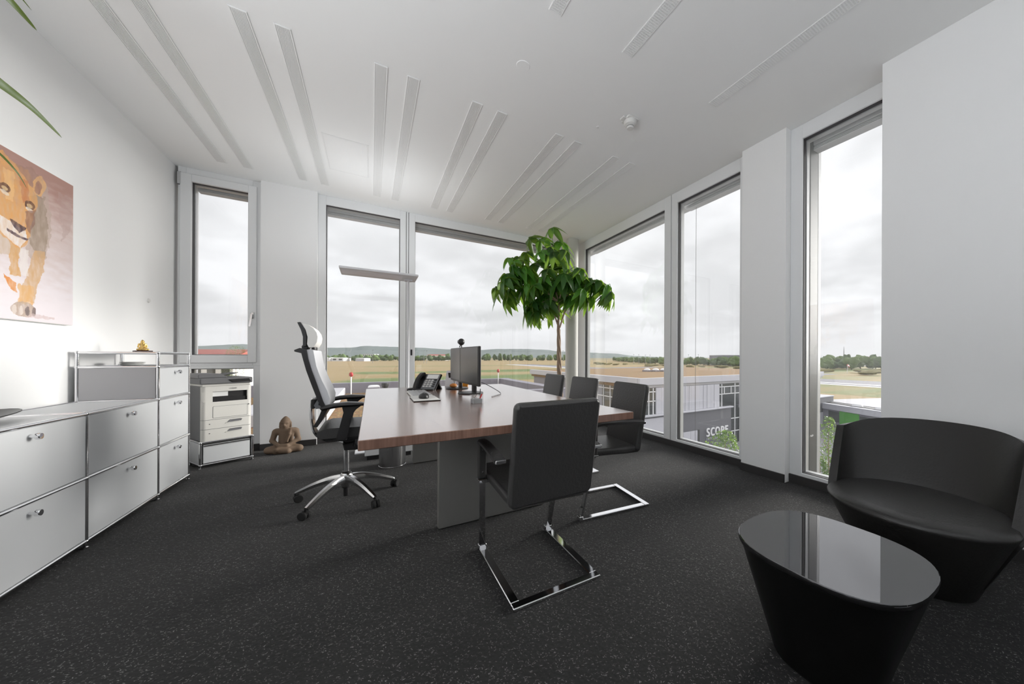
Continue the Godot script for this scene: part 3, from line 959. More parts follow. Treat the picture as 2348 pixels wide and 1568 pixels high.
func usm_stand() -> void:
	var t := thing("printer_stand", "low grey drawer unit with chrome tubes under the printer", "cabinet", V(-1.186, 0, -4.681), deg_to_rad(31.1))
	# local: x along the front, z out of the front; front plane at z = 0
	var hw := 0.183
	var dp := 0.366
	for x in [-hw, hw]:
		for z in [0.0, -dp]:
			rod(V(x, 0.03, z), V(x, 0.245, z), t)
			for y in [0.035, 0.245]: joint(V(x, y, z), t)
			obj("foot", Shape.new().lathe([Vector2(0, 0), Vector2(0.012, 0), Vector2(0.012, 0.008), Vector2(0.006, 0.012), Vector2(0.006, 0.03), Vector2(0, 0.03)], 12, Transform3D(Basis(), V(x, 0, z))), mats.chrome, t)
		for y in [0.035, 0.245]: rod(V(x, y, 0), V(x, y, -dp), t)
		obj("side_panel", Shape.new().span(V(x - 0.005, 0.045, -dp + 0.01), V(x + 0.005, 0.236, -0.01), 0.001), mats.cabinet, t)
	for z in [0.0, -dp]:
		for y in [0.035, 0.245]: rod(V(-hw, y, z), V(hw, y, z), t)
	obj("top_panel", Shape.new().span(V(-hw + 0.009, 0.238, -dp + 0.009), V(hw - 0.009, 0.250, -0.009), 0.001), mats.cabinet, t)
	obj("back_panel", Shape.new().span(V(-hw + 0.009, 0.045, -dp - 0.004), V(hw - 0.009, 0.236, -dp + 0.006), 0.001), mats.cabinet, t)
	obj("bottom_panel", Shape.new().span(V(-hw + 0.009, 0.029, -dp + 0.009), V(hw - 0.009, 0.041, -0.009), 0.001), mats.cabinet, t)
	obj("inner_frame", Shape.new().span(V(-hw + 0.0105, 0.046, -0.02), V(hw - 0.0105, 0.2345, -0.008), 0.0), mats.black, t)
	var d := obj("drawer", Shape.new().span(V(-hw + 0.018, 0.050, -0.012), V(hw - 0.020, 0.222, 0.003), 0.003), mats.cabinet, t)
	obj("drawer_lip", Shape.new().span(V(-hw + 0.018, 0.206, 0.002), V(hw - 0.020, 0.222, 0.010), 0.002), mats.chrome_soft, d)

func build_printer() -> void:
	var t := thing("printer", "white and dark grey multifunction printer on the low drawer unit", "printer", V(-1.186, 0.2545, -4.681), deg_to_rad(31.1))
	var W := 0.178   # half width
	var D := 0.35
	var front := 0.004
	# body shell as a rounded plan, stacked in three layers
	var plan := func(w: float, z0: float, z1: float) -> PackedVector2Array:
		var q := PackedVector2Array([Vector2(-w, z0)])
		for k in 5: q.append(Vector2(-w + 0.03 - 0.03 * cos(PI / 8 * k), z1 - 0.03 + 0.03 * sin(PI / 8 * k)))
		for k in 5: q.append(Vector2(w - 0.03 + 0.03 * sin(PI / 8 * k), z1 - 0.03 + 0.03 * cos(PI / 8 * k)))
		q.append(Vector2(w, z0))
		return q
	var flat := Basis(V(1, 0, 0), V(0, 0, 1), V(0, -1, 0))   # XY outline laid into XZ
	var slabs := [["paper_drawer", 0.0, 0.108], ["paper_drawer", 0.111, 0.196]]
	for s in slabs:
		var dr := obj(s[0], Shape.new().prism(plan.call(W, -0.02, front), s[2] - s[1], Transform3D(flat, V(0, (s[1] + s[2]) / 2, 0)), 0.002), mats.printer_white, t)
		var y: float = s[2] - 0.026
		var hd := Shape.new()
		hd.prism(PackedVector2Array([Vector2(-0.05, -0.014), Vector2(0.05, -0.008), Vector2(0.058, 0.010), Vector2(0.045, 0.014), Vector2(-0.03, 0.012)]), 0.006, Transform3D(Basis(), V(0.045, y, front + 0.001)))
		obj("grip", hd, mats.printer_grey, dr)
		obj("grip_lip", Shape.new().prism(PackedVector2Array([Vector2(-0.062, -0.020), Vector2(0.05, -0.014), Vector2(0.05, -0.008), Vector2(-0.06, -0.014)]), 0.012, Transform3D(Basis(), V(0.045, y, front + 0.001)), 0.001), mats.printer_white, dr)
		obj("mark", Shape.new().box(V(-0.125, y - 0.012, front + 0.0005), V(0.008, 0.008, 0.002), 0.0), mats.printer_grey, dr)
	obj("side_shell", Shape.new().span(V(-W + 0.002, 0.0, -D), V(W - 0.002, 0.515, -0.0195), 0.006), mats.printer_grey, t)
	# front above the drawers: frame round the output slot
	var body := Shape.new()
	var y0 := 0.199
	var y1 := 0.512
	var ox0 := -0.105
	var ox1 := 0.142
	var oy0 := 0.365
	var oy1 := 0.462
	body.prism(plan.call(W, -0.02, front), oy0 - y0, Transform3D(flat, V(0, (y0 + oy0) / 2, 0)), 0.001)
	body.prism(plan.call(W, -0.02, front), y1 - oy1, Transform3D(flat, V(0, (y1 + oy1) / 2, 0)), 0.001)
	body.prism(PackedVector2Array([Vector2(-W, -0.02), Vector2(-W, front - 0.03), Vector2(-W + 0.009, front - 0.009), Vector2(-W + 0.03, front), Vector2(ox0, front), Vector2(ox0, -0.02)]), oy1 - oy0, Transform3D(flat, V(0, (oy0 + oy1) / 2, 0)))
	body.prism(PackedVector2Array([Vector2(W, -0.02), Vector2(W, front - 0.03), Vector2(W - 0.009, front - 0.009), Vector2(W - 0.03, front), Vector2(ox1, front), Vector2(ox1, -0.02)]), oy1 - oy0, Transform3D(flat, V(0, (oy0 + oy1) / 2, 0)))
	obj("front_cover", body, mats.printer_white, t)
	obj("output_slot", Shape.new().span(V(ox0, oy0, -0.0195), V(ox1, oy1, -0.017), 0.0), mats.black, t)
	obj("output_tray", Shape.new().prism(PackedVector2Array([Vector2(ox0, 0), Vector2(ox1, 0), Vector2(ox1, 0.034), Vector2(0.02, 0.046), Vector2(ox0, 0.034)]), 0.008, Transform3D(Basis(), V(0, oy0, -0.011))), mats.black_plastic, t)
	obj("paper_sheet", Shape.new().span(V(ox0 + 0.004, oy0 + 0.05, -0.016), V(0.005, oy1 - 0.004, -0.012), 0.0), mats.paper, t)
	var fd := Shape.new()
	fd.prism(round_rect(0.242, 0.108, 0.006), 0.004, Transform3D(Basis(), V(0.018, 0.266, front)), 0.0015)
	obj("feeder_door", fd, mats.printer_white, t)
	obj("feeder_door_gap", Shape.new().prism(round_rect(0.246, 0.112, 0.006), 0.001, Transform3D(Basis(), V(0.018, 0.266, front + 0.0003))), mats.printer_grey, t)
	obj("button", Shape.new().lathe([Vector2(0, 0), Vector2(0.006, 0), Vector2(0.005, 0.004), Vector2(0, 0.004)], 14, Transform3D(Basis(Vector3.RIGHT, PI / 2), V(0.151, 0.318, front))), mats.printer_grey, t)
	var tm := TextMesh.new()
	tm.text = "LEXMARK"
	var sf := SystemFont.new()
	sf.font_names = PackedStringArray(["Droid Sans"])
	tm.font = sf
	tm.font_size = 16
	tm.pixel_size = 0.00085
	tm.depth = 0.001
	var lt := obj("lettering", tm, mats.printer_grey, t)
	lt.position = V(0.035, 0.486, front + 0.0006)
	# scanner
	var sc := Shape.new()
	sc.span(V(-W - 0.012, 0.535, -D - 0.01), V(W + 0.002, 0.592, 0.012), 0.007)
	obj("scanner", sc, mats.printer_grey, t)
	obj("scanner_neck", Shape.new().span(V(-W + 0.008, 0.512, -D + 0.02), V(W - 0.01, 0.537, -0.012), 0.003), mats.printer_white, t)
	obj("control_panel", Shape.new().prism(PackedVector2Array([Vector2(0, 0), Vector2(0.15, 0.004), Vector2(0.165, -0.026), Vector2(0.03, -0.03)]), 0.012, Transform3D(Basis(), V(0.0, 0.575, 0.014)), 0.002), mats.black_plastic, t)
	var adf := Shape.new()
	adf.prism(PackedVector2Array([Vector2(-W - 0.012, 0.592), Vector2(0.01, 0.592), Vector2(-0.005, 0.606), Vector2(-0.05, 0.632), Vector2(-W, 0.634), Vector2(-W - 0.012, 0.62)]), 0.27, Transform3D(Basis(), V(0, 0, -0.165)), 0.004)
	obj("document_feeder", adf, mats.printer_grey, t)
	obj("document_tray", Shape.new().prism(PackedVector2Array([Vector2(-0.03, 0.606), Vector2(0.09, 0.632), Vector2(0.09, 0.637), Vector2(-0.03, 0.612)]), 0.23, Transform3D(Basis(), V(0, 0, -0.165)), 0.001), mats.black_plastic, t)

func build_painting() -> void:
	var t := thing("painting", "unframed canvas painting of a walking lioness on the left wall", "painting")
	var z0 := -2.56
	var z1 := -3.762
	var y0 := 1.256
	var y1 := 2.191
	obj("canvas", Shape.new().span(V(WALL_LEFT + 0.003, y0, z1), V(WALL_LEFT + 0.028, y1, z0), 0.003), mats.paper, t)
	var s := Shape.new()
	var x := WALL_LEFT + 0.0285
	s.quad(V(x, y0 + 0.002, z0 - 0.002), V(x, y0 + 0.002, z1 + 0.002), V(x, y1 - 0.002, z1 + 0.002), V(x, y1 - 0.002, z0 - 0.002))
	s.uv = PackedVector2Array([Vector2(0, 1), Vector2(1, 1), Vector2(1, 0), Vector2(0, 1), Vector2(1, 0), Vector2(0, 0)])
	obj("print", s, mats.canvas_print, t)

# ------------------------------------------------------------------ desk and chairs
func build_desk() -> void:
	var t := thing("desk", "large walnut-topped desk on two brushed steel panel legs", "desk")
	obj("tabletop", Shape.new().span(V(-0.042, 0.705, -3.92), V(1.287, 0.745, -1.53), 0.0025), mats.wood, t)
	for z in [-2.27, -3.785]:
		obj("leg", Shape.new().span(V(0.35, 0.004, z - 0.025), V(1.066, 0.69, z + 0.025), 0.004), mats.steel, t)
		obj("fixing_plate", Shape.new().span(V(0.30, 0.69, z - 0.06), V(1.1, 0.705, z + 0.06), 0.002), mats.steel, t)
	obj("beam", Shape.new().span(V(0.66, 0.60, -3.76), V(0.76, 0.70, -2.295), 0.004), mats.steel, t)

func seat_side() -> PackedVector2Array:
	return PackedVector2Array([Vector2(-0.155, 0.53), Vector2(-0.148, 0.556), Vector2(-0.10, 0.574), Vector2(0.0, 0.572), Vector2(0.12, 0.568), Vector2(0.24, 0.572), Vector2(0.30, 0.558), Vector2(0.312, 0.53), Vector2(0.29, 0.508), Vector2(0.1, 0.502), Vector2(-0.13, 0.506)])

func build_office_chair() -> void:
	var t := thing("office_chair", "high-backed swivel office chair with headrest at the left side of the desk", "office chair", V(-0.154, 0, -3.089))
	var cush := Shape.new().prism(seat_side(), 0.46, Transform3D(), 0.022)
	obj("seat", cush, mats.leather_chair, t, 60)
	obj("seat_pan", Shape.new().prism(PackedVector2Array([Vector2(-0.14, 0.506), Vector2(0.27, 0.504), Vector2(0.24, 0.48), Vector2(-0.10, 0.478)]), 0.42, Transform3D(), 0.008), mats.black_plastic, t)
	# backrest: light mesh front on a dark spine
	var back := PackedVector2Array([Vector2(-0.165, 0.60), Vector2(-0.125, 0.665), Vector2(-0.088, 0.706), Vector2(-0.082, 0.774), Vector2(-0.098, 0.83), Vector2(-0.124, 0.892), Vector2(-0.142, 0.945), Vector2(-0.156, 0.995), Vector2(-0.172, 1.098), Vector2(-0.19, 1.104), Vector2(-0.222, 1.098), Vector2(-0.214, 1.04), Vector2(-0.198, 0.968), Vector2(-0.17, 0.874), Vector2(-0.135, 0.76), Vector2(-0.118, 0.70), Vector2(-0.14, 0.66)])
	obj("backrest", Shape.new().prism(back, 0.44, Transform3D(), 0.01), mats.mesh_grey, t, 50)
	var spine := PackedVector2Array([Vector2(-0.122, 0.70), Vector2(-0.098, 0.706), Vector2(-0.118, 0.76), Vector2(-0.15, 0.872), Vector2(-0.178, 0.965), Vector2(-0.196, 1.04), Vector2(-0.205, 1.10), Vector2(-0.24, 1.112), Vector2(-0.268, 1.098), Vector2(-0.266, 1.088), Vector2(-0.232, 1.078), Vector2(-0.224, 1.04), Vector2(-0.207, 0.965), Vector2(-0.18, 0.872), Vector2(-0.145, 0.76)])
	obj("back_frame", Shape.new().prism(spine, 0.456, Transform3D(), 0.004), mats.black_plastic, t)
	obj("lumbar_tail", Shape.new().prism(PackedVector2Array([Vector2(-0.088, 0.715), Vector2(-0.12, 0.72), Vector2(-0.142, 0.65), Vector2(-0.17, 0.592), Vector2(-0.148, 0.588), Vector2(-0.12, 0.64)]), 0.46, Transform3D(), 0.005), mats.black_plastic, t)
	obj("lumbar_bracket", Shape.new().prism(PackedVector2Array([Vector2(-0.10, 0.705), Vector2(-0.165, 0.70), Vector2(-0.175, 0.725), Vector2(-0.16, 0.757), Vector2(-0.138, 0.76), Vector2(-0.13, 0.745), Vector2(-0.15, 0.738), Vector2(-0.15, 0.725), Vector2(-0.13, 0.722)]), 0.3, Transform3D(), 0.006), mats.silver_plastic, t)
	obj("rear_block", Shape.new().box(V(-0.182, 0.732, 0), V(0.026, 0.064, 0.26), 0.006), mats.black_plastic, t)
	# headrest
	obj("headrest_pad", Shape.new().prism(PackedVector2Array([Vector2(-0.245, 1.281), Vector2(-0.21, 1.272), Vector2(-0.182, 1.25), Vector2(-0.164, 1.22), Vector2(-0.158, 1.19), Vector2(-0.162, 1.155), Vector2(-0.178, 1.122), Vector2(-0.205, 1.118), Vector2(-0.214, 1.14), Vector2(-0.212, 1.19), Vector2(-0.222, 1.235)]), 0.27, Transform3D(), 0.012), mats.pad_light, t, 60)
	obj("headrest_shell", Shape.new().prism(PackedVector2Array([Vector2(-0.266, 1.284), Vector2(-0.25, 1.287), Vector2(-0.226, 1.238), Vector2(-0.217, 1.19), Vector2(-0.219, 1.128), Vector2(-0.236, 1.124), Vector2(-0.236, 1.19), Vector2(-0.247, 1.236)]), 0.276, Transform3D(), 0.005), mats.black_plastic, t)
	var jn := Shape.new().lathe([Vector2(0, -0.05), Vector2(0.017, -0.05), Vector2(0.02, -0.04), Vector2(0.02, 0.04), Vector2(0.017, 0.05), Vector2(0, 0.05)], 18, Transform3D(Basis(Vector3.RIGHT, PI / 2), V(-0.236, 1.122, 0)))
	jn.span(V(-0.2, 1.095, -0.06), V(-0.178, 1.125, 0.06), 0.004)
	obj("headrest_joint", jn, mats.black_plastic, t)
	# chrome arm carrying the back
	var path := spline([V(-0.192, 0.765, 0), V(-0.203, 0.68, 0), V(-0.197, 0.585, 0), V(-0.182, 0.522, 0), V(-0.145, 0.478, 0), V(-0.068, 0.455, 0), V(0.07, 0.416, 0)], 5)
	obj("back_carrier", Shape.new().sweep(path, [Vector2(-0.05, -0.008), Vector2(0.05, -0.008), Vector2(0.055, 0), Vector2(0.05, 0.008), Vector2(-0.05, 0.008), Vector2(-0.055, 0)], V(0.35, 0.9, 0).normalized()), mats.chrome_soft, t, 50)
	# arms
	var pad := PackedVector2Array([Vector2(-0.13, 0.718), Vector2(-0.125, 0.726), Vector2(-0.06, 0.744), Vector2(0.02, 0.750), Vector2(0.1, 0.742), Vector2(0.135, 0.732), Vector2(0.132, 0.722), Vector2(0.08, 0.722), Vector2(0.0, 0.72), Vector2(-0.06, 0.714), Vector2(-0.12, 0.704)])
	var post := PackedVector2Array([Vector2(-0.012, 0.718), Vector2(0.098, 0.722), Vector2(0.066, 0.696), Vector2(0.046, 0.664), Vector2(0.034, 0.60), Vector2(0.016, 0.512), Vector2(0.0, 0.498), Vector2(-0.03, 0.498), Vector2(-0.042, 0.512), Vector2(-0.024, 0.59), Vector2(-0.004, 0.68)])
	for s in [-1.0, 1.0]:
		var a := obj("armrest", Shape.new().prism(post, 0.032, Transform3D(Basis(), V(0, 0, 0.262 * s)), 0.006), mats.black_plastic, t)
		obj("arm_pad", Shape.new().prism(pad, 0.085, Transform3D(Basis(), V(0, 0, 0.262 * s)), 0.01), mats.black_plastic, a, 60)
		obj("arm_bracket", Shape.new().span(V(-0.035, 0.49, 0.15 * s), V(0.015, 0.505, 0.275 * s), 0.004), mats.black_plastic, a)
	var mech := Shape.new()
	mech.prism(PackedVector2Array([Vector2(-0.02, 0.43), Vector2(0.13, 0.45), Vector2(0.17, 0.43), Vector2(0.12, 0.385), Vector2(0.06, 0.375), Vector2(-0.01, 0.38)]), 0.16, Transform3D(), 0.008)
	mech.prism(PackedVector2Array([Vector2(-0.06, 0.485), Vector2(0.2, 0.485), Vector2(0.16, 0.43), Vector2(0.0, 0.43)]), 0.14, Transform3D(), 0.006)
	obj("mechanism", mech, mats.black_plastic, t)
	obj("tension_knob", Shape.new().lathe([Vector2(0, 0), Vector2(0.03, 0), Vector2(0.036, 0.01), Vector2(0.036, 0.03), Vector2(0.03, 0.04), Vector2(0, 0.04)], 20, Transform3D(Basis(Vector3.RIGHT, PI / 2), V(0.09, 0.445, 0.08))), mats.silver_plastic, t)
	obj("lever", Shape.new().tube([V(0.05, 0.44, 0.08), V(0.05, 0.435, 0.24)], 0.006, 8), mats.black_plastic, t)
	obj("gas_column", Shape.new().lathe([Vector2(0, 0.03), Vector2(0.018, 0.03), Vector2(0.018, 0.09), Vector2(0.03, 0.095), Vector2(0.03, 0.10), Vector2(0, 0.10)], 18), mats.black_plastic, t)
	obj("gas_lift", Shape.new().lathe([Vector2(0, 0.18), Vector2(0.024, 0.18), Vector2(0.024, 0.20), Vector2(0.0185, 0.21), Vector2(0.0185, 0.38), Vector2(0, 0.38)], 22), mats.chrome_soft, t)
	obj("collar", Shape.new().lathe([Vector2(0, 0.196), Vector2(0.028, 0.196), Vector2(0.028, 0.212), Vector2(0, 0.212)], 22), mats.black, t)
	obj("hub", Shape.new().lathe([Vector2(0, 0.092), Vector2(0.028, 0.092), Vector2(0.034, 0.12), Vector2(0.04, 0.165), Vector2(0.038, 0.19), Vector2(0.03, 0.199), Vector2(0, 0.199)], 26), mats.chrome_soft, t)
	for k in 5:
		var a := deg_to_rad(-15.7 + 72.0 * k)
		var d := V(cos(a), 0, sin(a))
		var up := Vector3.UP
		var pts := spline([d * 0.02 + up * 0.165, d * 0.10 + up * 0.158, d * 0.20 + up * 0.128, d * 0.29 + up * 0.088, d * 0.325 + up * 0.072], 4)
		var sc := []
		for i in pts.size(): sc.append(Vector2(1, 1).lerp(Vector2(0.62, 0.36), float(i) / (pts.size() - 1)))
		obj("base_arm", Shape.new().sweep(pts, [Vector2(-0.02, -0.030), Vector2(0.02, -0.030), Vector2(0.023, 0.0), Vector2(0.012, 0.022), Vector2(-0.012, 0.022), Vector2(-0.023, 0.0)], up, sc), mats.chrome_soft, t, 35)
		var c := Shape.new()
		var yaw := a + 0.8 + 1.1 * k
		var ax := V(cos(yaw), 0, sin(yaw))
		var wb := Basis(ax.cross(Vector3.UP).normalized(), ax, Vector3.UP)
		var at := d * 0.325 + V(0, 0.029, 0) - ax.cross(Vector3.UP) * 0.014
		var wheel := [Vector2(0, -0.010), Vector2(0.024, -0.010), Vector2(0.028, -0.006), Vector2(0.028, 0.006), Vector2(0.024, 0.010), Vector2(0, 0.010)]
		for s in [-1.0, 1.0]: c.lathe(wheel, 20, Transform3D(wb, at + ax * 0.014 * s))
		c.tube([d * 0.325 + up * 0.03, d * 0.325 + up * 0.072], 0.009, 10)
		c.box(at + V(0, 0.016, 0), V(0.02, 0.03, 0.02), 0.004)
		obj("caster", c, mats.rubber, t)

func build_visitor_chairs() -> void:
	var t := thing("cantilever_chair", "black leather cantilever chair seen from behind at the near short end of the desk", "chair", V(0.72, 0, -1.9), 0.0, "black cantilever chairs at the desk")
	# local: posts at z = 0, back towards +z
	var fr := Shape.new()
	fr.span(V(-0.218, 0.0, 0.505), V(0.218, 0.016, 0.545), 0.003)
	for s in [-1.0, 1.0]:
		fr.span(V(s * 0.178, 0.0, 0.012), V(s * 0.218, 0.016, 0.506), 0.003)
	obj("runner", fr, mats.chrome, t)
	for s in [-1.0, 1.0]:
		var po := Shape.new()
		po.sweep(spline([V(s * 0.2, 0.004, 0.0), V(s * 0.208, 0.14, 0.028), V(s * 0.225, 0.46, 0.092)], 4), [Vector2(-0.015, -0.007), Vector2(0.015, -0.007), Vector2(0.015, 0.007), Vector2(-0.015, 0.007)], V(0, 0, 1))
		obj("post", po, mats.chrome, t, 30)
		obj("post_joint", Shape.new().span(V(s * 0.178, 0.0, -0.014), V(s * 0.22, 0.034, 0.016), 0.004), mats.chrome, t)
		var ar := Shape.new()
		ar.span(V(s * 0.205, 0.425, 0.078), V(s * 0.247, 0.628, 0.106), 0.006)
		var arm_pts := spline([V(s * 0.226, 0.614, 0.084), V(s * 0.23, 0.624, 0.16), V(s * 0.24, 0.622, 0.30), V(s * 0.25, 0.614, 0.455)], 5)
		ar.sweep(arm_pts, [Vector2(-0.022, -0.012), Vector2(0.022, -0.012), Vector2(0.024, 0.004), Vector2(0.014, 0.012), Vector2(-0.014, 0.012), Vector2(-0.024, 0.004)])
		var a := obj("armrest", ar, mats.leather_chair, t)
		obj("arm_tip", Shape.new().span(V(s * 0.227, 0.601, 0.45), V(s * 0.273, 0.618, 0.472), 0.003), mats.chrome, a)
		for y in [0.46, 0.575]:
			obj("bolt", Shape.new().lathe([Vector2(0, 0), Vector2(0.0055, 0), Vector2(0.004, 0.003), Vector2(0, 0.003)], 12, Transform3D(Basis(Vector3.RIGHT, PI / 2), V(s * 0.226, y, 0.106))), mats.chrome_soft, a)
		obj("clasp", Shape.new().span(V(s * 0.202, 0.416, 0.074), V(s * 0.25, 0.424, 0.11), 0.002), mats.chrome, a)
		obj("seat_bracket", Shape.new().span(V(s * 0.19, 0.40, 0.08), V(s * 0.226, 0.424, 0.104), 0.003), mats.chrome_soft, t)
	var seat := Shape.new()
	var sp := spline([V(0, 0.418, -0.09), V(0, 0.424, 0.02), V(0, 0.42, 0.2), V(0, 0.412, 0.36), V(0, 0.412, 0.46)], 5)
	var pr := []
	for q in round_rect(0.40, 0.05, 0.018, 3): pr.append(q)
	seat.sweep(sp, pr)
	obj("seat", seat, mats.leather_chair, t, 60)
	var bk := Shape.new()
	bk.prism(round_rect(0.425, 0.475, 0.024, 3), 0.044, Transform3D(Basis(Vector3.RIGHT, deg_to_rad(10.2)), V(0, 0.630, 0.492)), 0.010)
	obj("backrest", bk, mats.leather_chair, t, 60)
	dup(t, V(1.165, 0, -2.095), PI / 2 - 0.085, "black leather cantilever chair drawn out beside the near right corner of the desk")
	dup(t, V(1.235, 0, -2.83), PI / 2 - 0.0, "black leather cantilever chair in the middle of the right side of the desk", V(1.06, 1, 1))
	dup(t, V(1.245, 0, -3.49), PI / 2, "black leather cantilever chair at the far end of the desk, before the potted tree")

func build_lounge() -> void:
	# armchair: circle-like plan, axis along x, front towards -x
	var t := thing("armchair", "black leather tub armchair with a curved back in the right corner", "armchair", V(2.08, 0, -0.545))
	var oval_at := func(cx: float, rx: float, rz: float, y: float, n: int) -> PackedVector3Array:
		var q := PackedVector3Array()
		for i in n:
			var a := TAU * i / n
			q.append(V(cx + rx * cos(a), y, rz * sin(a)))
		return q
	var n := 48
	var rs := []
	for q in [[0.13, 0.165, 0.185, 0.012], [0.12, 0.175, 0.195, 0.02], [0.075, 0.215, 0.245, 0.16], [0.03, 0.262, 0.305, 0.32], [0.02, 0.276, 0.325, 0.365], [0.022, 0.278, 0.328, 0.38], [0.03, 0.272, 0.318, 0.395], [0.05, 0.24, 0.28, 0.405]]:
		rs.append(oval_at.call(q[0] + 0.03, q[1], q[2], q[3], n))
	obj("seat", Shape.new().rings(rs), mats.leather, t, 50)
	obj("base_ring", Shape.new().rings([oval_at.call(0.16, 0.168, 0.188, 0.0, n), oval_at.call(0.16, 0.168, 0.188, 0.012, n)]), mats.chrome_soft, t)
	var shell := func(u: float, v: float) -> Vector3:
		var y := lerpf(0.10, 0.685, v)
		var k := clampf((y - 0.36) / 0.325, 0.0, 1.0)      # 0 at the seat, 1 at the top rim
		var low := clampf((0.36 - y) / 0.26, 0.0, 1.0)
		var a := lerpf(-1.0, 1.0, u) * lerpf(1.75, 1.62, k)   # angle round the back, 0 = straight behind
		var rx := lerpf(0.30, 0.385, k) - 0.10 * low
		var rz := lerpf(0.335, 0.365, k) - 0.11 * low
		return V(lerpf(0.065, 0.275, k) + rx * cos(a) + 0.05 * low, y - 0.02 * k * pow(absf(sin(a)), 6.0), rz * sin(a) - 0.02 * k)
	var back := Shape.new()
	back.slab(40, 16, shell, 0.038)
	obj("backrest", back, mats.leather, t, 60)
	# seams: thin raised lines down the inside of the back
	for u in [0.52, 0.72, 0.30]:
		var pts := []
		for k in 11:
			var q: Vector3 = shell.call(u + 0.06 * pow(1.0 - k / 10.0, 2.0) * (1.0 if u > 0.6 else 0.0), lerpf(0.46, 0.985, k / 10.0))
			pts.append(q - V(q.x - 0.055, 0, q.z).normalized() * -0.001)
		obj("seam", Shape.new().tube(pts, 0.0022, 6), mats.black, t)
	# coffee table
	var c := thing("coffee_table", "low black glossy oblong coffee table tapering to its foot, in front of the armchair", "coffee table", V(1.36, 0, -0.567))
	var top := func(k: float, y: float) -> PackedVector3Array:
		var q := PackedVector3Array()
		for i in 56:
			var a := TAU * i / 56
			var cs := cos(a)
			var sn := sin(a)
			var e := 2.0 / 2.7
			q.append(V(signf(cs) * pow(absf(cs), e) * 0.252 * k, y, signf(sn) * pow(absf(sn), e) * 0.270 * k))
		return q
	obj("top", Shape.new().rings([top.call(0.975, 0.378), top.call(0.995, 0.382), top.call(1.0, 0.389), top.call(1.0, 0.394), top.call(0.996, 0.3985), top.call(0.988, 0.400)]), mats.black_glass, c, 25)
	obj("body", Shape.new().rings([top.call(0.56, 0.0), top.call(0.58, 0.01), top.call(0.78, 0.2), top.call(0.965, 0.374), top.call(0.975, 0.3785)]), mats.lacquer, c)

# ------------------------------------------------------------------ smooth bodies (surface nets over joined capsules)
func body_mesh(bones: Array, lo: Vector3, hi: Vector3, cell: float, k := 0.012) -> Shape:
	var nx := int((hi.x - lo.x) / cell) + 2
	var ny := int((hi.y - lo.y) / cell) + 2
	var nz := int((hi.z - lo.z) / cell) + 2
	var f := PackedFloat32Array()
	f.resize(nx * ny * nz)
	f.fill(0.05)
	for b in bones:   # [from, to, radius, radius, squash along z]
		var a: Vector3 = b[0]
		var e: Vector3 = b[1]
		var ra: float = b[2]
		var rb: float = b[3]
		var sq: float = b[4] if b.size() > 4 else 1.0
		var reach := maxf(ra, rb) + 0.03
		var p0 := ((a.min(e) - Vector3.ONE * reach - lo) / cell).floor().max(Vector3())
		var p1 := ((a.max(e) + Vector3.ONE * reach - lo) / cell).ceil().min(V(nx - 1, ny - 1, nz - 1))
		var ax := e - a
		var ll := maxf(ax.length_squared(), 1e-9)
		for z in range(int(p0.z), int(p1.z) + 1):
			for y in range(int(p0.y), int(p1.y) + 1):
				for x in range(int(p0.x), int(p1.x) + 1):
					var q := lo + V(x, y, z) * cell
					var t := clampf((q - a).dot(ax) / ll, 0.0, 1.0)
					var d3 := q - (a + ax * t)
					d3.z /= sq
					var d := d3.length() - lerpf(ra, rb, t)
					var i := (z * ny + y) * nx + x
					var o := f[i]
					var h := clampf(0.5 + 0.5 * (o - d) / k, 0.0, 1.0)
					f[i] = lerpf(o, d, h) - k * h * (1.0 - h)
	var s := Shape.new()
	var verts := {}
	var corner := [0, 1, nx, nx + 1, nx * ny, nx * ny + 1, nx * ny + nx, nx * ny + nx + 1]
	for z in nz - 1:
		for y in ny - 1:
			for x in nx - 1:
				var i := (z * ny + y) * nx + x
				var m := 0
				for c in 8:
					if f[i + corner[c]] < 0.0: m |= 1 << c
				if m == 0 or m == 255: continue
				var sum := Vector3()
				var cnt := 0
				for c in 8:
					for bit in 3:
						var c2: int = c | (1 << bit)
						if c2 == c: continue
						var v0 := f[i + corner[c]]
						var v1 := f[i + corner[c2]]
						if (v0 < 0.0) == (v1 < 0.0): continue
						var p0 := V(c & 1, (c >> 1) & 1, c >> 2)
						var p1 := V(c2 & 1, (c2 >> 1) & 1, c2 >> 2)
						sum += p0.lerp(p1, v0 / (v0 - v1))
						cnt += 1
				verts[i] = lo + (V(x, y, z) + sum / cnt) * cell
	var st := [1, nx, nx * ny]
	for i in verts:
		for ax in 3:
			var j: int = i + st[ax]
			if (f[i] < 0.0) == (f[j] < 0.0): continue
			var u: int = st[(ax + 1) % 3]
			var w: int = st[(ax + 2) % 3]
			if not (verts.has(i - u) and verts.has(i - w) and verts.has(i - u - w)): continue
			if f[i] < 0.0: s.quad(verts[i], verts[i - u], verts[i - u - w], verts[i - w])
			else: s.quad(verts[i], verts[i - w], verts[i - u - w], verts[i - u])
	s.fix(0)
	return s

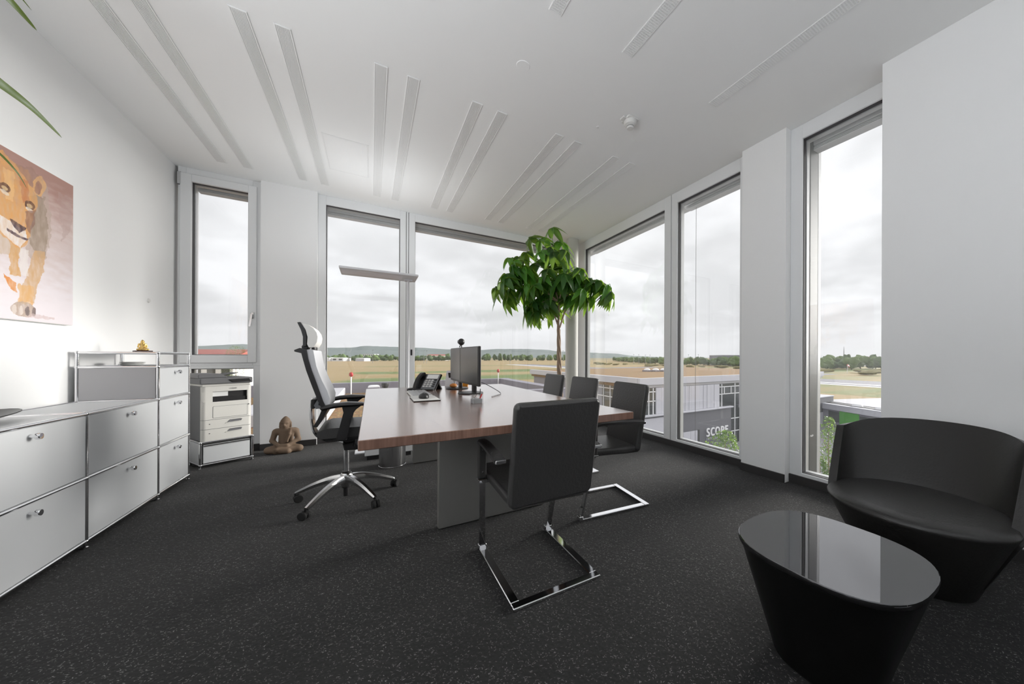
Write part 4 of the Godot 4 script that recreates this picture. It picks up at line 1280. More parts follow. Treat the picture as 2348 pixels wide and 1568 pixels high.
func seated_figure_bones() -> Array:
	var b := [
		[V(0, 0.075, -0.02), V(0, 0.15, -0.022), 0.068, 0.058, 0.8], [V(0, 0.15, -0.022), V(0, 0.225, -0.02), 0.06, 0.06, 0.75],
		[V(-0.075, 0.226, -0.02), V(0.075, 0.226, -0.02), 0.036, 0.036], [V(0, 0.235, -0.016), V(0, 0.275, -0.01), 0.026, 0.026],
		[V(0, 0.292, -0.002), V(0, 0.33, -0.008), 0.036, 0.043], [V(0, 0.340, -0.014), V(0, 0.348, -0.016), 0.040, 0.034],
		[V(0, 0.372, -0.018), V(0, 0.376, -0.018), 0.02, 0.016], [V(0, 0.278, 0.018), V(0, 0.28, 0.02), 0.014, 0.014],
		[V(0, 0.318, 0.034), V(0, 0.303, 0.040), 0.005, 0.008], [V(-0.012, 0.288, 0.032), V(0.012, 0.288, 0.032), 0.005, 0.005],
		[V(-0.028, 0.326, 0.026), V(-0.008, 0.328, 0.034), 0.004, 0.005], [V(0.028, 0.326, 0.026), V(0.008, 0.328, 0.034), 0.004, 0.005],
		[V(-0.035, 0.078, 0.068), V(0.035, 0.080, 0.068), 0.017, 0.017], [V(-0.02, 0.092, 0.066), V(0.03, 0.094, 0.066), 0.010, 0.010],
		[V(0.05, 0.25, 0.012), V(0.045, 0.2, 0.034), 0.012, 0.012], [V(0.045, 0.2, 0.034), V(0.025, 0.12, 0.035), 0.012, 0.012], [V(0.065, 0.245, 0.0), V(0.062, 0.13, 0.02), 0.014, 0.016],
		[V(-0.13, 0.036, 0.04), V(0.05, 0.030, 0.105), 0.036, 0.028], [V(0.13, 0.038, 0.03), V(-0.04, 0.046, 0.095), 0.036, 0.026],
		[V(-0.045, 0.05, -0.01), V(0.045, 0.05, -0.01), 0.05, 0.05], [V(-0.1, 0.018, 0.03), V(0.1, 0.018, 0.03), 0.018, 0.018], [V(-0.06, 0.016, 0.08), V(0.06, 0.016, 0.08), 0.016, 0.016],
	]
	for s in [-1.0, 1.0]:
		b.append([V(0.046 * s, 0.322, -0.012), V(0.047 * s, 0.276, -0.010), 0.008, 0.009])
		b.append([V(0.09 * s, 0.222, -0.02), V(0.112 * s, 0.13, -0.012), 0.028, 0.024])
		b.append([V(0.112 * s, 0.13, -0.012), V(0.035 * s, 0.082, 0.06), 0.024, 0.016])
		b.append([V(0.05 * s, 0.05, -0.005), V(0.13 * s, 0.040, 0.035), 0.046, 0.036])
	return b

func build_figures() -> void:
	var o := obj("buddha_statue", body_mesh(seated_figure_bones(), V(-0.19, -0.006, -0.1), V(0.19, 0.41, 0.16), 0.0052), mats.stone_brown, self, 80)
	o.position = V(-0.805, 0.0, -4.965)
	o.rotation.y = deg_to_rad(-6)
	tag(o, "brown carved stone seated buddha on the carpet by the white pier", "statue")
	var t := thing("gold_figurine", "small golden seated figurine on a dark block on top of the tall sideboard unit", "figurine", V(-1.495, 1.082, -4.05), deg_to_rad(30))
	obj("plinth", Shape.new().span(V(-0.045, 0, -0.026), V(0.045, 0.014, 0.026), 0.0015), mats.dark_wood, t)
	var g := body_mesh(seated_figure_bones(), V(-0.19, -0.006, -0.1), V(0.19, 0.41, 0.16), 0.009)
	g.move(0, Transform3D(Basis.from_scale(V(0.19, 0.215, 0.19)), V(0, 0.014, -0.006)))
	obj("figure", g, mats.gold, t, 80)

# ------------------------------------------------------------------ things on and round the desk
func build_desk_things() -> void:
	var T := 0.745
	# telephone: facing the office chair
	var t := thing("telephone", "dark desk telephone with its handset on the cradle, on the desk", "telephone", V(0.455, T, -3.56), deg_to_rad(-38))
	var lean := Transform3D(Basis(Vector3.RIGHT, deg_to_rad(-42)), V(0, 0.062, 0.0))
	obj("body", Shape.new().box(V(0, 0, 0), V(0.215, 0.215, 0.026), 0.008, lean), mats.black_plastic, t)
	obj("face_plate", Shape.new().box(V(0.034, -0.004, 0.0135), V(0.138, 0.198, 0.004), 0.002, lean), mats.silver_plastic, t)
	obj("display", Shape.new().box(V(0.034, 0.066, 0.016), V(0.112, 0.05, 0.003), 0.001, lean), mats.paper, t)
	for r in 4:
		for c in 4:
			obj("key", Shape.new().box(V(-0.012 + 0.03 * c, 0.022 - 0.024 * r, 0.0165), V(0.022, 0.015, 0.005), 0.0015, lean), mats.pad_light if c < 3 else mats.black_plastic, t)
	var hs := Shape.new()
	hs.sweep(spline([V(-0.074, -0.098, 0.022), V(-0.074, -0.07, 0.042), V(-0.074, 0.0, 0.056), V(-0.074, 0.07, 0.042), V(-0.074, 0.098, 0.022)], 4), [Vector2(-0.022, -0.010), Vector2(0.022, -0.010), Vector2(0.024, 0.002), Vector2(0.014, 0.012), Vector2(-0.014, 0.012), Vector2(-0.024, 0.002)], V(0, 0, 1))
	hs.box(V(-0.074, 0.084, 0.024), V(0.05, 0.048, 0.024), 0.008)
	hs.box(V(-0.074, -0.084, 0.024), V(0.05, 0.048, 0.024), 0.008)
	hs.move(0, lean)
	obj("handset", hs, mats.black_plastic, t)
	obj("stand", Shape.new().prism(PackedVector2Array([Vector2(-0.01, 0.10), Vector2(0.015, 0.10), Vector2(-0.062, 0.0), Vector2(-0.085, 0.0)]), 0.18, Transform3D(Basis(Vector3.UP, -PI / 2), V(0, 0, -0.02)), 0.002), mats.black_plastic, t)
	obj("foot_bar", Shape.new().span(V(-0.105, 0, 0.06), V(0.105, 0.014, 0.095), 0.004), mats.black_plastic, t)
	obj("coiled_cord", Shape.new().tube(spline([V(-0.1, 0.012, 0.09), V(-0.135, 0.008, 0.09), V(-0.165, 0.008, 0.06), V(-0.16, 0.009, 0.02), V(-0.12, 0.01, 0.0)], 6), 0.007, 8), mats.black_plastic, t)
	# keyboard, its keys in rows
	t = thing("keyboard", "slim light grey keyboard on the desk beside the telephone", "keyboard", V(0.335, T, -3.13), PI / 2)
	# local x runs along the desk edge, z towards the chair
	obj("case", Shape.new().box(V(0, 0.008, 0), V(0.43, 0.014, 0.15), 0.004), mats.pad_light, t)
	var keys := Shape.new()
	for r in 5:
		for c in 15: keys.box(V(-0.196 + 0.028 * c, 0.017, -0.054 + 0.027 * r), V(0.023, 0.006, 0.022), 0.0015)
	var ks := obj("keys", keys, mats.cabinet_dark, t)
	ks.set_meta("kind", "stuff")
	t = thing("mouse_mat", "flat light mouse mat with a dark underside on the desk", "mouse mat", V(0.335, T, -2.775))
	obj("rubber", Shape.new().box(V(0, 0.003, 0), V(0.175, 0.006, 0.30), 0.002), mats.black, t)
	obj("surface", Shape.new().box(V(0, 0.0068, 0), V(0.171, 0.002, 0.296), 0.0008), mats.pad_light, t)
	t = thing("mouse", "black computer mouse on the mouse mat", "mouse", V(0.33, T + 0.008, -2.78), PI / 2)
	var ms := []
	for q in [[0.94, 0.0], [1.0, 0.008], [0.96, 0.019], [0.78, 0.030], [0.45, 0.037], [0.15, 0.0385]]:
		var rg := PackedVector3Array()
		for k in 22: rg.append(V(0.062 * q[0] * cos(TAU * k / 22), q[1] - 0.006 * q[1] / 0.0385 * cos(TAU * k / 22), 0.035 * q[0] * sin(TAU * k / 22)))
		ms.append(rg)
	obj("shell", Shape.new().rings(ms), mats.black_plastic, t, 60)
	obj("scroll_wheel", Shape.new().lathe([Vector2(0, -0.004), Vector2(0.01, -0.004), Vector2(0.01, 0.004), Vector2(0, 0.004)], 14, Transform3D(Basis(Vector3.RIGHT, PI / 2), V(-0.032, 0.031, 0))), mats.silver_plastic, t)
	# two monitors facing the office chair
	for k in 2:
		var label := ["black flat monitor on the desk, the one with the webcam on its edge", "black flat monitor on the desk, the nearer one on the taller stand"][k] as String
		t = thing("monitor", label, "monitor", [V(0.70, T, -3.545), V(0.708, T, -3.032)][k], -PI / 2 + [0.0, 0.045][k], "pair of monitors on the desk")
		# local z = the side of the picture, x along its width
		var w: float = [0.46, 0.535][k]
		obj("casing", Shape.new().box(V(0, 0.238, -0.013), V(w, 0.325, 0.024), 0.005), mats.black_plastic, t)
		obj("screen", Shape.new().box(V(0, 0.243, 0.0), V(w - 0.016, 0.298, 0.003), 0.0008), mats.screen, t)
		obj("stand_column", Shape.new().span(V(-0.03, 0.01, -0.066), V(0.03, [0.2, 0.335][k], -0.036), 0.005), mats.black_plastic, t)
		obj("mount", Shape.new().span(V(-0.05, 0.17, -0.038), V(0.05, 0.27, -0.022), 0.004), mats.black_plastic, t)
		obj("base", Shape.new().lathe([Vector2(0, 0), Vector2(0.12, 0), Vector2(0.122, 0.004), Vector2(0.116, 0.010), Vector2(0.03, 0.014), Vector2(0, 0.014)], 34, Transform3D(Basis.from_scale(V(1, 1, 0.85)), V(0, 0, -0.02))), mats.black_plastic, t)
	t = thing("webcam", "round dark webcam clipped on top of the monitors", "webcam", V(0.702, 1.146, -3.33), -PI / 2)
	obj("ball", Shape.new().ball(V(0, 0.052, -0.01), V(0.032, 0.032, 0.030), 20, 14), mats.black_plastic, t)
	obj("lens", Shape.new().lathe([Vector2(0, 0), Vector2(0.015, 0), Vector2(0.013, 0.006), Vector2(0, 0.007)], 18, Transform3D(Basis(Vector3.RIGHT, PI / 2), V(0, 0.052, 0.017))), mats.silver_plastic, t)
	for s in [-1.0, 1.0]: obj("clip_leg", Shape.new().tube([V(0, 0.03, -0.01), V(0.014 * s, 0.012, -0.005 + 0.01 * s), V(0.016 * s, 0.001, -0.005 + 0.012 * s)], 0.005, 8), mats.black_plastic, t)
	# small things
	t = thing("picture_frame", "leaning frameless picture stand with its pale sheet turned to the office chair", "picture stand", V(0.70, T, -3.80), deg_to_rad(-42))
	obj("sheet", Shape.new().box(V(0, 0.085, 0), V(0.12, 0.17, 0.004), 0.001, turned(Vector3.RIGHT, -12)), mats.lamp_white, t)
	obj("prop", Shape.new().box(V(0, 0.07, -0.04), V(0.05, 0.14, 0.003), 0.001, turned(Vector3.RIGHT, 14)), mats.black_plastic, t)
	t = thing("note_block", "upright orange note block standing behind the monitors", "note block", V(0.84, T, -3.80), deg_to_rad(-30))
	obj("block", Shape.new().prism(PackedVector2Array([Vector2(-0.05, 0), Vector2(0.04, 0), Vector2(0.05, 0.025), Vector2(-0.04, 0.085), Vector2(-0.05, 0.085)]), 0.012, Transform3D(), 0.001), mats.orange, t)
	var eg := obj("amber_stone", Shape.new().ball(V(0, 0.02, 0), V(0.035, 0.02, 0.026), 20, 12), mats.amber)
	eg.position = V(0.68, T + 0.014, -3.52)
	tag(eg, "polished amber stone lying on the foot of the webcam monitor", "stone")
	t = thing("pen_box", "small clear acrylic pen box with a red pen on the desk", "pen box", V(0.612, T, -2.36), deg_to_rad(4))
	obj("body", Shape.new().box(V(-0.006, 0.016, 0), V(0.066, 0.032, 0.05), 0.004), mats.silver_plastic, t)
	obj("acrylic_wall", Shape.new().span(V(0.028, 0.0, -0.028), V(0.031, 0.07, 0.028), 0.0008), mats.acrylic, t)
	obj("acrylic_wall", Shape.new().span(V(-0.043, 0.0, 0.027), V(0.031, 0.036, 0.030), 0.0008), mats.acrylic, t)
	obj("acrylic_wall", Shape.new().span(V(-0.043, 0.0, -0.030), V(0.031, 0.058, -0.027), 0.0008), mats.acrylic, t)
	obj("pen", Shape.new().tube([V(0.008, 0.02, 0.012), V(0.024, 0.062, 0.016)], 0.0045, 10), mats.red, t)
	obj("pen", Shape.new().tube([V(0.02, 0.02, -0.012), V(0.024, 0.095, -0.014)], 0.003, 10), mats.black_plastic, t)
	for k in 5:
		var q := V(-0.03 + 0.009 * k, 0.036 + 0.006 * (k % 2), -0.008 + 0.007 * (k % 3))
		obj("paper_clip", Shape.new().tube([q, q + V(0.004, 0.016, 0.002), q + V(0.010, 0.012, 0.004), q + V(0.006, -0.004, 0.002)], 0.0012, 6), mats.chrome, t)
	var cb := obj("cable", Shape.new().tube(spline([V(0.738, T + 0.10, -2.98), V(0.80, T + 0.095, -2.95), V(0.88, T + 0.05, -2.9), V(0.93, T + 0.006, -2.84), V(0.86, T + 0.004, -2.74), V(0.80, T + 0.004, -2.66)], 6), 0.0032, 8), mats.silver_plastic)
	tag(cb, "thin grey cable drooping from the taller monitor onto the desk", "cable")
	# under and behind the desk
	t = thing("waste_bin", "round metal waste bin under the desk", "waste bin", V(0.178, 0, -3.835))
	obj("drum", Shape.new().lathe([Vector2(0, 0.0), Vector2(0.112, 0.0), Vector2(0.114, 0.004), Vector2(0.116, 0.32), Vector2(0.113, 0.32), Vector2(0.111, 0.006), Vector2(0, 0.006)], 40), mats.chrome_soft, t)
	obj("bottom_rim", Shape.new().lathe([Vector2(0.112, 0.0), Vector2(0.1175, 0.0), Vector2(0.1175, 0.008), Vector2(0.112, 0.008), Vector2(0.112, 0.0)], 40), mats.chrome, t)
	obj("seam", Shape.new().span(V(0.0, 0.01, -0.002), V(0.006, 0.318, 0.001), 0.0, Transform3D(Basis(Vector3.UP, 0.6), V(0.065, 0, 0.0955))), mats.steel, t)
	t = thing("drawer_pedestal", "low pale grey pedestal on a dark plinth behind the waste bin", "pedestal", V(0.165, 0, -4.27))
	obj("body", Shape.new().span(V(-0.22, 0.045, -0.16), V(0.22, 0.56, 0.158), 0.003), mats.cabinet, t)
	obj("plinth", Shape.new().span(V(-0.2, 0.0, -0.14), V(0.2, 0.045, 0.14), 0.0), mats.black, t)
	for k in 3: obj("drawer", Shape.new().span(V(-0.215, 0.05 + 0.17 * k, 0.158), V(0.215, 0.212 + 0.17 * k, 0.166), 0.002), mats.cabinet, t)
	# floor lamp with a long flat head
	floor_lamp("slim pale floor lamp with a long flat rectangular head, standing behind the desk", V(0.42, 0, -4.52), DESK_LAMP, 1.95)
	floor_lamp("added pale fill uplighter by the left wall, outside the view", V(-0.95, 0, -1.0), ADDED_FILL_LAMP, 1.0)  # this and the next three: unseen fill lamps added to brighten the room
	floor_lamp("added pale fill uplighter to the right of the viewer, outside the view", V(1.75, 0, 0.75), ADDED_FILL_LAMP * 0.2, 1.0)
	floor_lamp("added pale fill uplighter on the left behind the viewer", V(-0.8, 0, 0.5), ADDED_FILL_LAMP, 1.0)
	floor_lamp("added pale fill uplighter near the rear wall behind the viewer", V(0.9, 0, 2.7), ADDED_FILL_LAMP * 0.4, 1.95)

func floor_lamp(label: String, at: Vector3, power: float, high: float) -> void:
	var t := thing("floor_lamp", label, "floor lamp", at)  # serves the desk lamp and the added fill lamps alike
	obj("base", Shape.new().span(V(-0.57, 0, -0.09), V(0.08, 0.014, 0.09), 0.004), mats.lamp_white, t)
	obj("pole", Shape.new().tube([V(-0.06, 0.01, 0.07), V(-0.06, high, 0.07)], 0.011, 14), mats.lamp_white, t)
	var hd := obj("lamp_head", Shape.new().span(V(-0.70, high - 0.005, -0.04), V(0.02, high + 0.018, 0.315), 0.004), mats.lamp_white, t)
	obj("diffuser", Shape.new().span(V(-0.685, high - 0.008, 0.06), V(-0.13, high - 0.004, 0.24), 0.001), mats.diffuser, hd)
	obj("grip", Shape.new().span(V(-0.10, high - 0.022, 0.03), V(-0.02, high - 0.003, 0.11), 0.004), mats.lamp_white, hd)
	if power > 0.0:
		obj("upper_diffuser", Shape.new().span(V(-0.66, high + 0.016, -0.01), V(-0.04, high + 0.022, 0.285), 0.001), mats.lamp_glow, hd)
		area_lamp("uplight", V(-0.35, high + 0.026, 0.137), Vector2(0.62, 0.29), power, false, t)

# ------------------------------------------------------------------ plants
func leaflet(s: Shape, base: Vector3, dir: Vector3, side: Vector3, length: float, width: float, droop: float) -> void:
	var n := 6
	var prev := []
	for k in n + 1:
		var t := float(k) / n
		var c := base + dir * length * t + Vector3.DOWN * droop * length * t * t
		var w := width * pow(sin(PI * pow(clampf(t, 0.0, 1.0), 0.75)), 0.8) * 0.5 if k > 0 and k < n else 0.0
		var up := side.cross(dir).normalized()
		var row := [c - side * w + up * w * 0.35, c, c + side * w + up * w * 0.35]
		if k > 0:
			for j in 2:
				if k == 1: s.tri(prev[1], row[j], row[j + 1])
				elif k == n: s.tri(prev[j], row[1], prev[j + 1])
				else: s.quad(prev[j], row[j], row[j + 1], prev[j + 1])
		prev = row

func palmate(seed_: int, down: float) -> Shape:   # one hand-shaped leaf of six leaflets hanging from its stalk
	var r := RandomNumberGenerator.new()
	r.seed = seed_
	var s := Shape.new()
	for k in 6:
		var a := TAU * k / 6 + r.randf_range(-0.2, 0.2)
		var d := V(cos(a), -down + r.randf_range(-0.25, 0.2), sin(a)).normalized()
		var side := d.cross(Vector3.UP).normalized()
		leaflet(s, V(0, 0, 0), d, side, r.randf_range(0.15, 0.23), r.randf_range(0.078, 0.105), r.randf_range(0.35, 0.8))
	return s

func build_tree_plant() -> void:
	var t := thing("money_tree", "tall potted money tree with a braided trunk and drooping green leaves in the glazed corner", "potted tree", V(2.15, 0, -4.08))
	obj("pot", Shape.new().lathe([Vector2(0, 0), Vector2(0.13, 0), Vector2(0.17, 0.34), Vector2(0.175, 0.36), Vector2(0.16, 0.36), Vector2(0.155, 0.31), Vector2(0, 0.31)], 36), mats.pot, t)
	obj("soil", Shape.new().lathe([Vector2(0, 0.30), Vector2(0.152, 0.30), Vector2(0.152, 0.318), Vector2(0, 0.322)], 24), mats.soil, t)
	for k in 4:
		var pts := []
		for i in 41:
			var f := i / 40.0
			var y := lerpf(0.3, 1.42, f)
			var a := TAU * k / 4 + y * 9.0
			var r := 0.022 * (1.0 - 0.35 * f) + (0.05 * pow(1.0 - f, 6.0))
			pts.append(V(cos(a) * r - 0.02 * f, y, sin(a) * r - 0.01 * f))
		var tail := [V(-0.10, 1.72, -0.05), V(0.06, 1.75, 0.06), V(-0.02, 1.80, 0.0), V(-0.06, 1.70, 0.08)][k] as Vector3
		for i in 8: pts.append((pts[40] as Vector3).lerp(tail, (i + 1) / 8.0))
		obj("trunk_strand", Shape.new().tube(pts, 0.019, 9, 1.0, Vector3.UP, 0.55), mats.bark, t, 60)
	var hubs := [V(-0.02, 1.80, 0.0), V(-0.18, 2.25, -0.12), V(-0.42, 2.05, -0.3), V(0.05, 2.2, 0.1), V(-0.12, 2.55, 0.0), V(0.38, 2.05, 0.22), V(0.58, 1.98, 0.36), V(-0.22, 1.78, -0.15)]
	for pr in [[0, 1], [0, 2], [0, 3], [1, 4], [0, 5], [5, 6], [0, 7]]:
		var a: Vector3 = hubs[pr[0]]
		var b: Vector3 = hubs[pr[1]]
		obj("branch", Shape.new().tube(spline([a, a.lerp(b, 0.5) + V(0, 0.05, 0), b], 5), 0.011, 8, 1.0, Vector3.UP, 0.6), mats.bark, t, 60)
	var at := [Vector3(1.98,2.67,-4.01),Vector3(1.93,2.58,-4.25),Vector3(2.13,2.51,-4.01),Vector3(1.82,2.59,-4.35),Vector3(1.78,2.42,-4.40),Vector3(1.82,2.33,-4.00),Vector3(1.94,2.32,-3.89),Vector3(1.75,2.39,-4.56),Vector3(1.54,2.19,-4.30),Vector3(1.48,2.07,-4.33),Vector3(1.57,2.07,-4.77),Vector3(1.63,2.10,-4.39),Vector3(1.80,2.27,-4.52),Vector3(1.80,2.10,-4.29),Vector3(1.93,2.27,-4.31),Vector3(1.91,2.12,-4.00),Vector3(2.13,2.27,-4.18),Vector3(2.28,2.40,-4.24),Vector3(1.61,1.93,-4.44),Vector3(1.74,1.95,-4.50),Vector3(1.81,1.95,-4.40),Vector3(1.75,1.91,-4.04),Vector3(2.01,2.05,-4.34),Vector3(2.06,2.00,-4.20),Vector3(2.07,2.05,-4.00),Vector3(2.07,2.05,-3.82),Vector3(1.83,1.78,-4.52),Vector3(1.83,1.72,-4.26),Vector3(1.98,1.83,-4.33),Vector3(2.11,1.85,-4.36),Vector3(2.15,1.89,-4.22),Vector3(2.29,1.98,-4.27),Vector3(1.95,1.66,-4.14),Vector3(2.15,1.72,-4.28),Vector3(1.86,1.60,-4.23),Vector3(1.89,1.70,-4.53),Vector3(2.35,2.06,-4.20),Vector3(2.26,2.08,-3.88),Vector3(2.30,1.97,-3.87),Vector3(2.36,2.06,-3.86),Vector3(2.52,1.99,-4.01),Vector3(2.49,2.05,-3.85),Vector3(2.57,1.97,-3.86),Vector3(2.56,2.01,-3.76),Vector3(2.65,1.93,-3.77),Vector3(2.68,1.96,-3.71),Vector3(2.71,1.87,-3.68),Vector3(2.44,1.82,-3.93),Vector3(2.36,1.82,-3.98),Vector3(2.58,1.83,-3.94),Vector3(2.31,1.82,-4.04),Vector3(2.79,1.84,-3.80),Vector3(1.59,1.84,-4.67),Vector3(2.36,2.23,-4.28)]
	var kinds := []
	for k in 6: kinds.append(palmate(40 + k, [0.25, 0.9, 1.3, 0.6, 1.1, 0.45][k]).mesh(70))
	var st := Shape.new()
	var spots := at.duplicate()
	for q: Vector3 in at.slice(5, 40): spots.append(q + V(rng.randf_range(-0.13, 0.13), rng.randf_range(-0.1, 0.08), rng.randf_range(-0.13, 0.13)))
	for i in spots.size():
		var p: Vector3 = spots[i] - t.position + V(0, 0.07, 0)
		var out := p - V(0.0, 2.05, 0.0)
		var o := MeshInstance3D.new()
		o.name = "leaf"
		o.mesh = kinds[rng.randi() % 6] if out.y < 0.3 else kinds[[0, 3, 5, 1][rng.randi() % 4]]
		o.material_override = mats["leaf_%d" % ([0, 0, 1, 2, 1][rng.randi() % 5])]
		var tip := V(out.x * 0.5, 0, out.z * 0.5)
		o.transform = Transform3D(Basis(Vector3.UP, rng.randf() * TAU).rotated(V(tip.z, 0.001, -tip.x).normalized(), rng.randf_range(0.1, 0.7)).scaled(Vector3.ONE * rng.randf_range(0.85, 1.2)), p)
		t.add_child(o, true)
		var best: Vector3 = hubs[0]
		for hb in hubs:
			if (hb as Vector3).distance_to(p) < best.distance_to(p): best = hb
		st.tube([best, best.lerp(p, 0.55) + V(0, 0.035, 0), p], 0.004, 5)
	obj("leaf_stalks", st, mats.leaf_1, t)

func blade(pts: Array, w: float) -> Shape:   # a long sword-shaped leaf with a keel
	var s := Shape.new()
	var path := spline(pts, 6)
	var n := path.size()
	var prev := []
	for k in n:
		var d: Vector3 = (path[mini(k + 1, n - 1)] - path[maxi(k - 1, 0)]).normalized()
		var side := d.cross(Vector3.UP).normalized()
		side = side.rotated(d, -0.75)
		var up := side.cross(d)
		var t := float(k) / (n - 1)
		var ww := w * minf(1.0, 0.55 + 1.4 * t) * pow(1.0 - t, 0.7) * 0.5 + 0.0002
		var row := [path[k] - side * ww + up * ww * 0.35, path[k], path[k] + side * ww + up * ww * 0.35]
		if k > 0:
			for j in 2: s.quad(prev[j], row[j], row[j + 1], prev[j + 1])
		prev = row
	return s

func build_yucca() -> void:
	var t := thing("yucca", "tall leafy yucca at the left edge, only its long pointed leaves reaching into view", "potted plant", V(-1.42, 0, -1.72))
	obj("pot", Shape.new().lathe([Vector2(0, 0), Vector2(0.12, 0), Vector2(0.16, 0.30), Vector2(0.15, 0.30), Vector2(0.145, 0.27), Vector2(0, 0.27)], 30), mats.pot, t)
	obj("trunk", Shape.new().tube([V(0, 0.25, 0), V(0.02, 0.9, 0.01), V(0.0, 1.5, -0.01), V(0.04, 1.92, -0.02)], 0.035, 12), mats.bark, t, 60)
	var org := V(-1.38, 1.92, -1.74)
	var shown := [
		[org, V(-1.144, 1.985, -1.836), V(-1.052, 1.957, -1.861), V(-0.997, 1.914, -1.897), V(-0.957, 1.876, -1.932), V(-0.907, 1.808, -1.959)],
		[org, V(-1.20, 2.30, -1.83), V(-1.097, 2.286, -1.866), V(-1.038, 2.246, -1.888), V(-0.990, 2.199, -1.917), V(-0.965, 2.158, -1.972)],
		[org, V(-1.25, 2.36, -1.92), V(-1.136, 2.395, -2.008), V(-1.063, 2.339, -2.021), V(-1.031, 2.287, -2.084)],
		[org, V(-1.246, 1.90, -1.90), V(-1.159, 1.83, -1.98), V(-1.085, 1.757, -2.037), V(-1.061, 1.707, -2.079), V(-1.043, 1.653, -2.091)],
	]
	var ws := [0.05, 0.05, 0.016, 0.012]
	for k in 4:
		var pts := []
		for q in shown[k]: pts.append(q - t.position)
		obj("leaf", blade(pts, ws[k]), mats.yucca_leaf, t, 70)
	for k in 12:
		var a := 1.2 + k * 0.36
		var d := V(-sin(a) * 0.26, 0, cos(a) * 0.5)
		d.x = clampf(d.x, -0.24, 0.25)
		var b := org - t.position
		obj("leaf", blade([b, b + d * 0.4 + V(0, 0.22, 0), b + d * 0.8 + V(0, 0.25, 0), b + d * 1.05 + V(0, 0.12, 0)], 0.05), mats.yucca_leaf, t, 70)

# ------------------------------------------------------------------ outside
func crown_shape(seed_: int, lumps: int) -> Shape:   # a rounded leafy crown about 1 across, standing on its base
	var r := RandomNumberGenerator.new()
	r.seed = seed_
	var n := noise(2.4, seed_, 3)
	var s := Shape.new()
	for k in lumps:
		var a := r.randf() * TAU
		var d := r.randf_range(0.0, 0.30)
		var rad := r.randf_range(0.20, 0.32)
		s.ball(V(cos(a) * d, 0.30 + r.randf_range(0.0, 0.45), sin(a) * d), V(rad, rad * 1.0, rad), 12, 8)
	for i in s.p.size():
		var q := s.p[i]
		s.p[i] = q + (q - V(0, 0.45, 0)) * n.get_noise_3dv(q * 1.6) * 0.35
	return s

func leafy_tree(called: String, at: Vector3, h: float, spread: float, leaves: int, label: String, seed_: int) -> void:
	var r := RandomNumberGenerator.new()
	r.seed = seed_
	var t := thing(called, label, "tree", at)
	var tr := Shape.new()
	tr.tube(spline([V(0, 0, 0), V(0.05, h * 0.35, 0.03), V(-0.04, h * 0.7, 0), V(0, h * 0.96, 0)], 4), 0.09, 8, 1.0, Vector3.UP, 0.15)
	for k in 9:
		var a := TAU * k / 9.0 + r.randf()
		var y := h * r.randf_range(0.3, 0.7)
		tr.tube([V(0, y, 0), V(cos(a) * spread * 0.6, y + h * 0.12, sin(a) * spread * 0.6)], 0.035, 6, 1.0, Vector3.UP, 0.3)
	obj("trunk", tr, mats.bark, t)
	var lf := Shape.new()
	leaflet(lf, Vector3(), V(1, 0, 0), V(0, 0, 1), 0.13, 0.075, 0.15)
	var mm := MultiMesh.new()
	mm.transform_format = MultiMesh.TRANSFORM_3D
	mm.mesh = lf.mesh(70)
	mm.instance_count = leaves
	for i in leaves:
		var y := r.randf_range(0.25, 1.0)
		var a := r.randf() * TAU
		var rad := spread * sqrt(r.randf()) * sin(PI * pow(clampf((1.03 - y) / 0.8, 0.0, 1.0), 0.7)) * (0.8 + 0.2 * sin(a * 3.0 + y * 9.0))
		mm.set_instance_transform(i, Transform3D(Basis.from_euler(V(r.randf_range(-0.9, 0.9), r.randf() * TAU, r.randf_range(-1.2, 0.3))).scaled(Vector3.ONE * r.randf_range(0.8, 1.5)), V(cos(a) * rad, y * h, sin(a) * rad)))
	var o := MultiMeshInstance3D.new()
	o.multimesh = mm
	o.material_override = mats.leaf_2
	o.name = "foliage"
	o.set_meta("kind", "stuff")
	t.add_child(o)

func strip(called: String, a: Vector3, b: Vector3, m: Material, label: String) -> MeshInstance3D:
	return struct(called, Shape.new().span(a, b, 0.0), m, self, label)

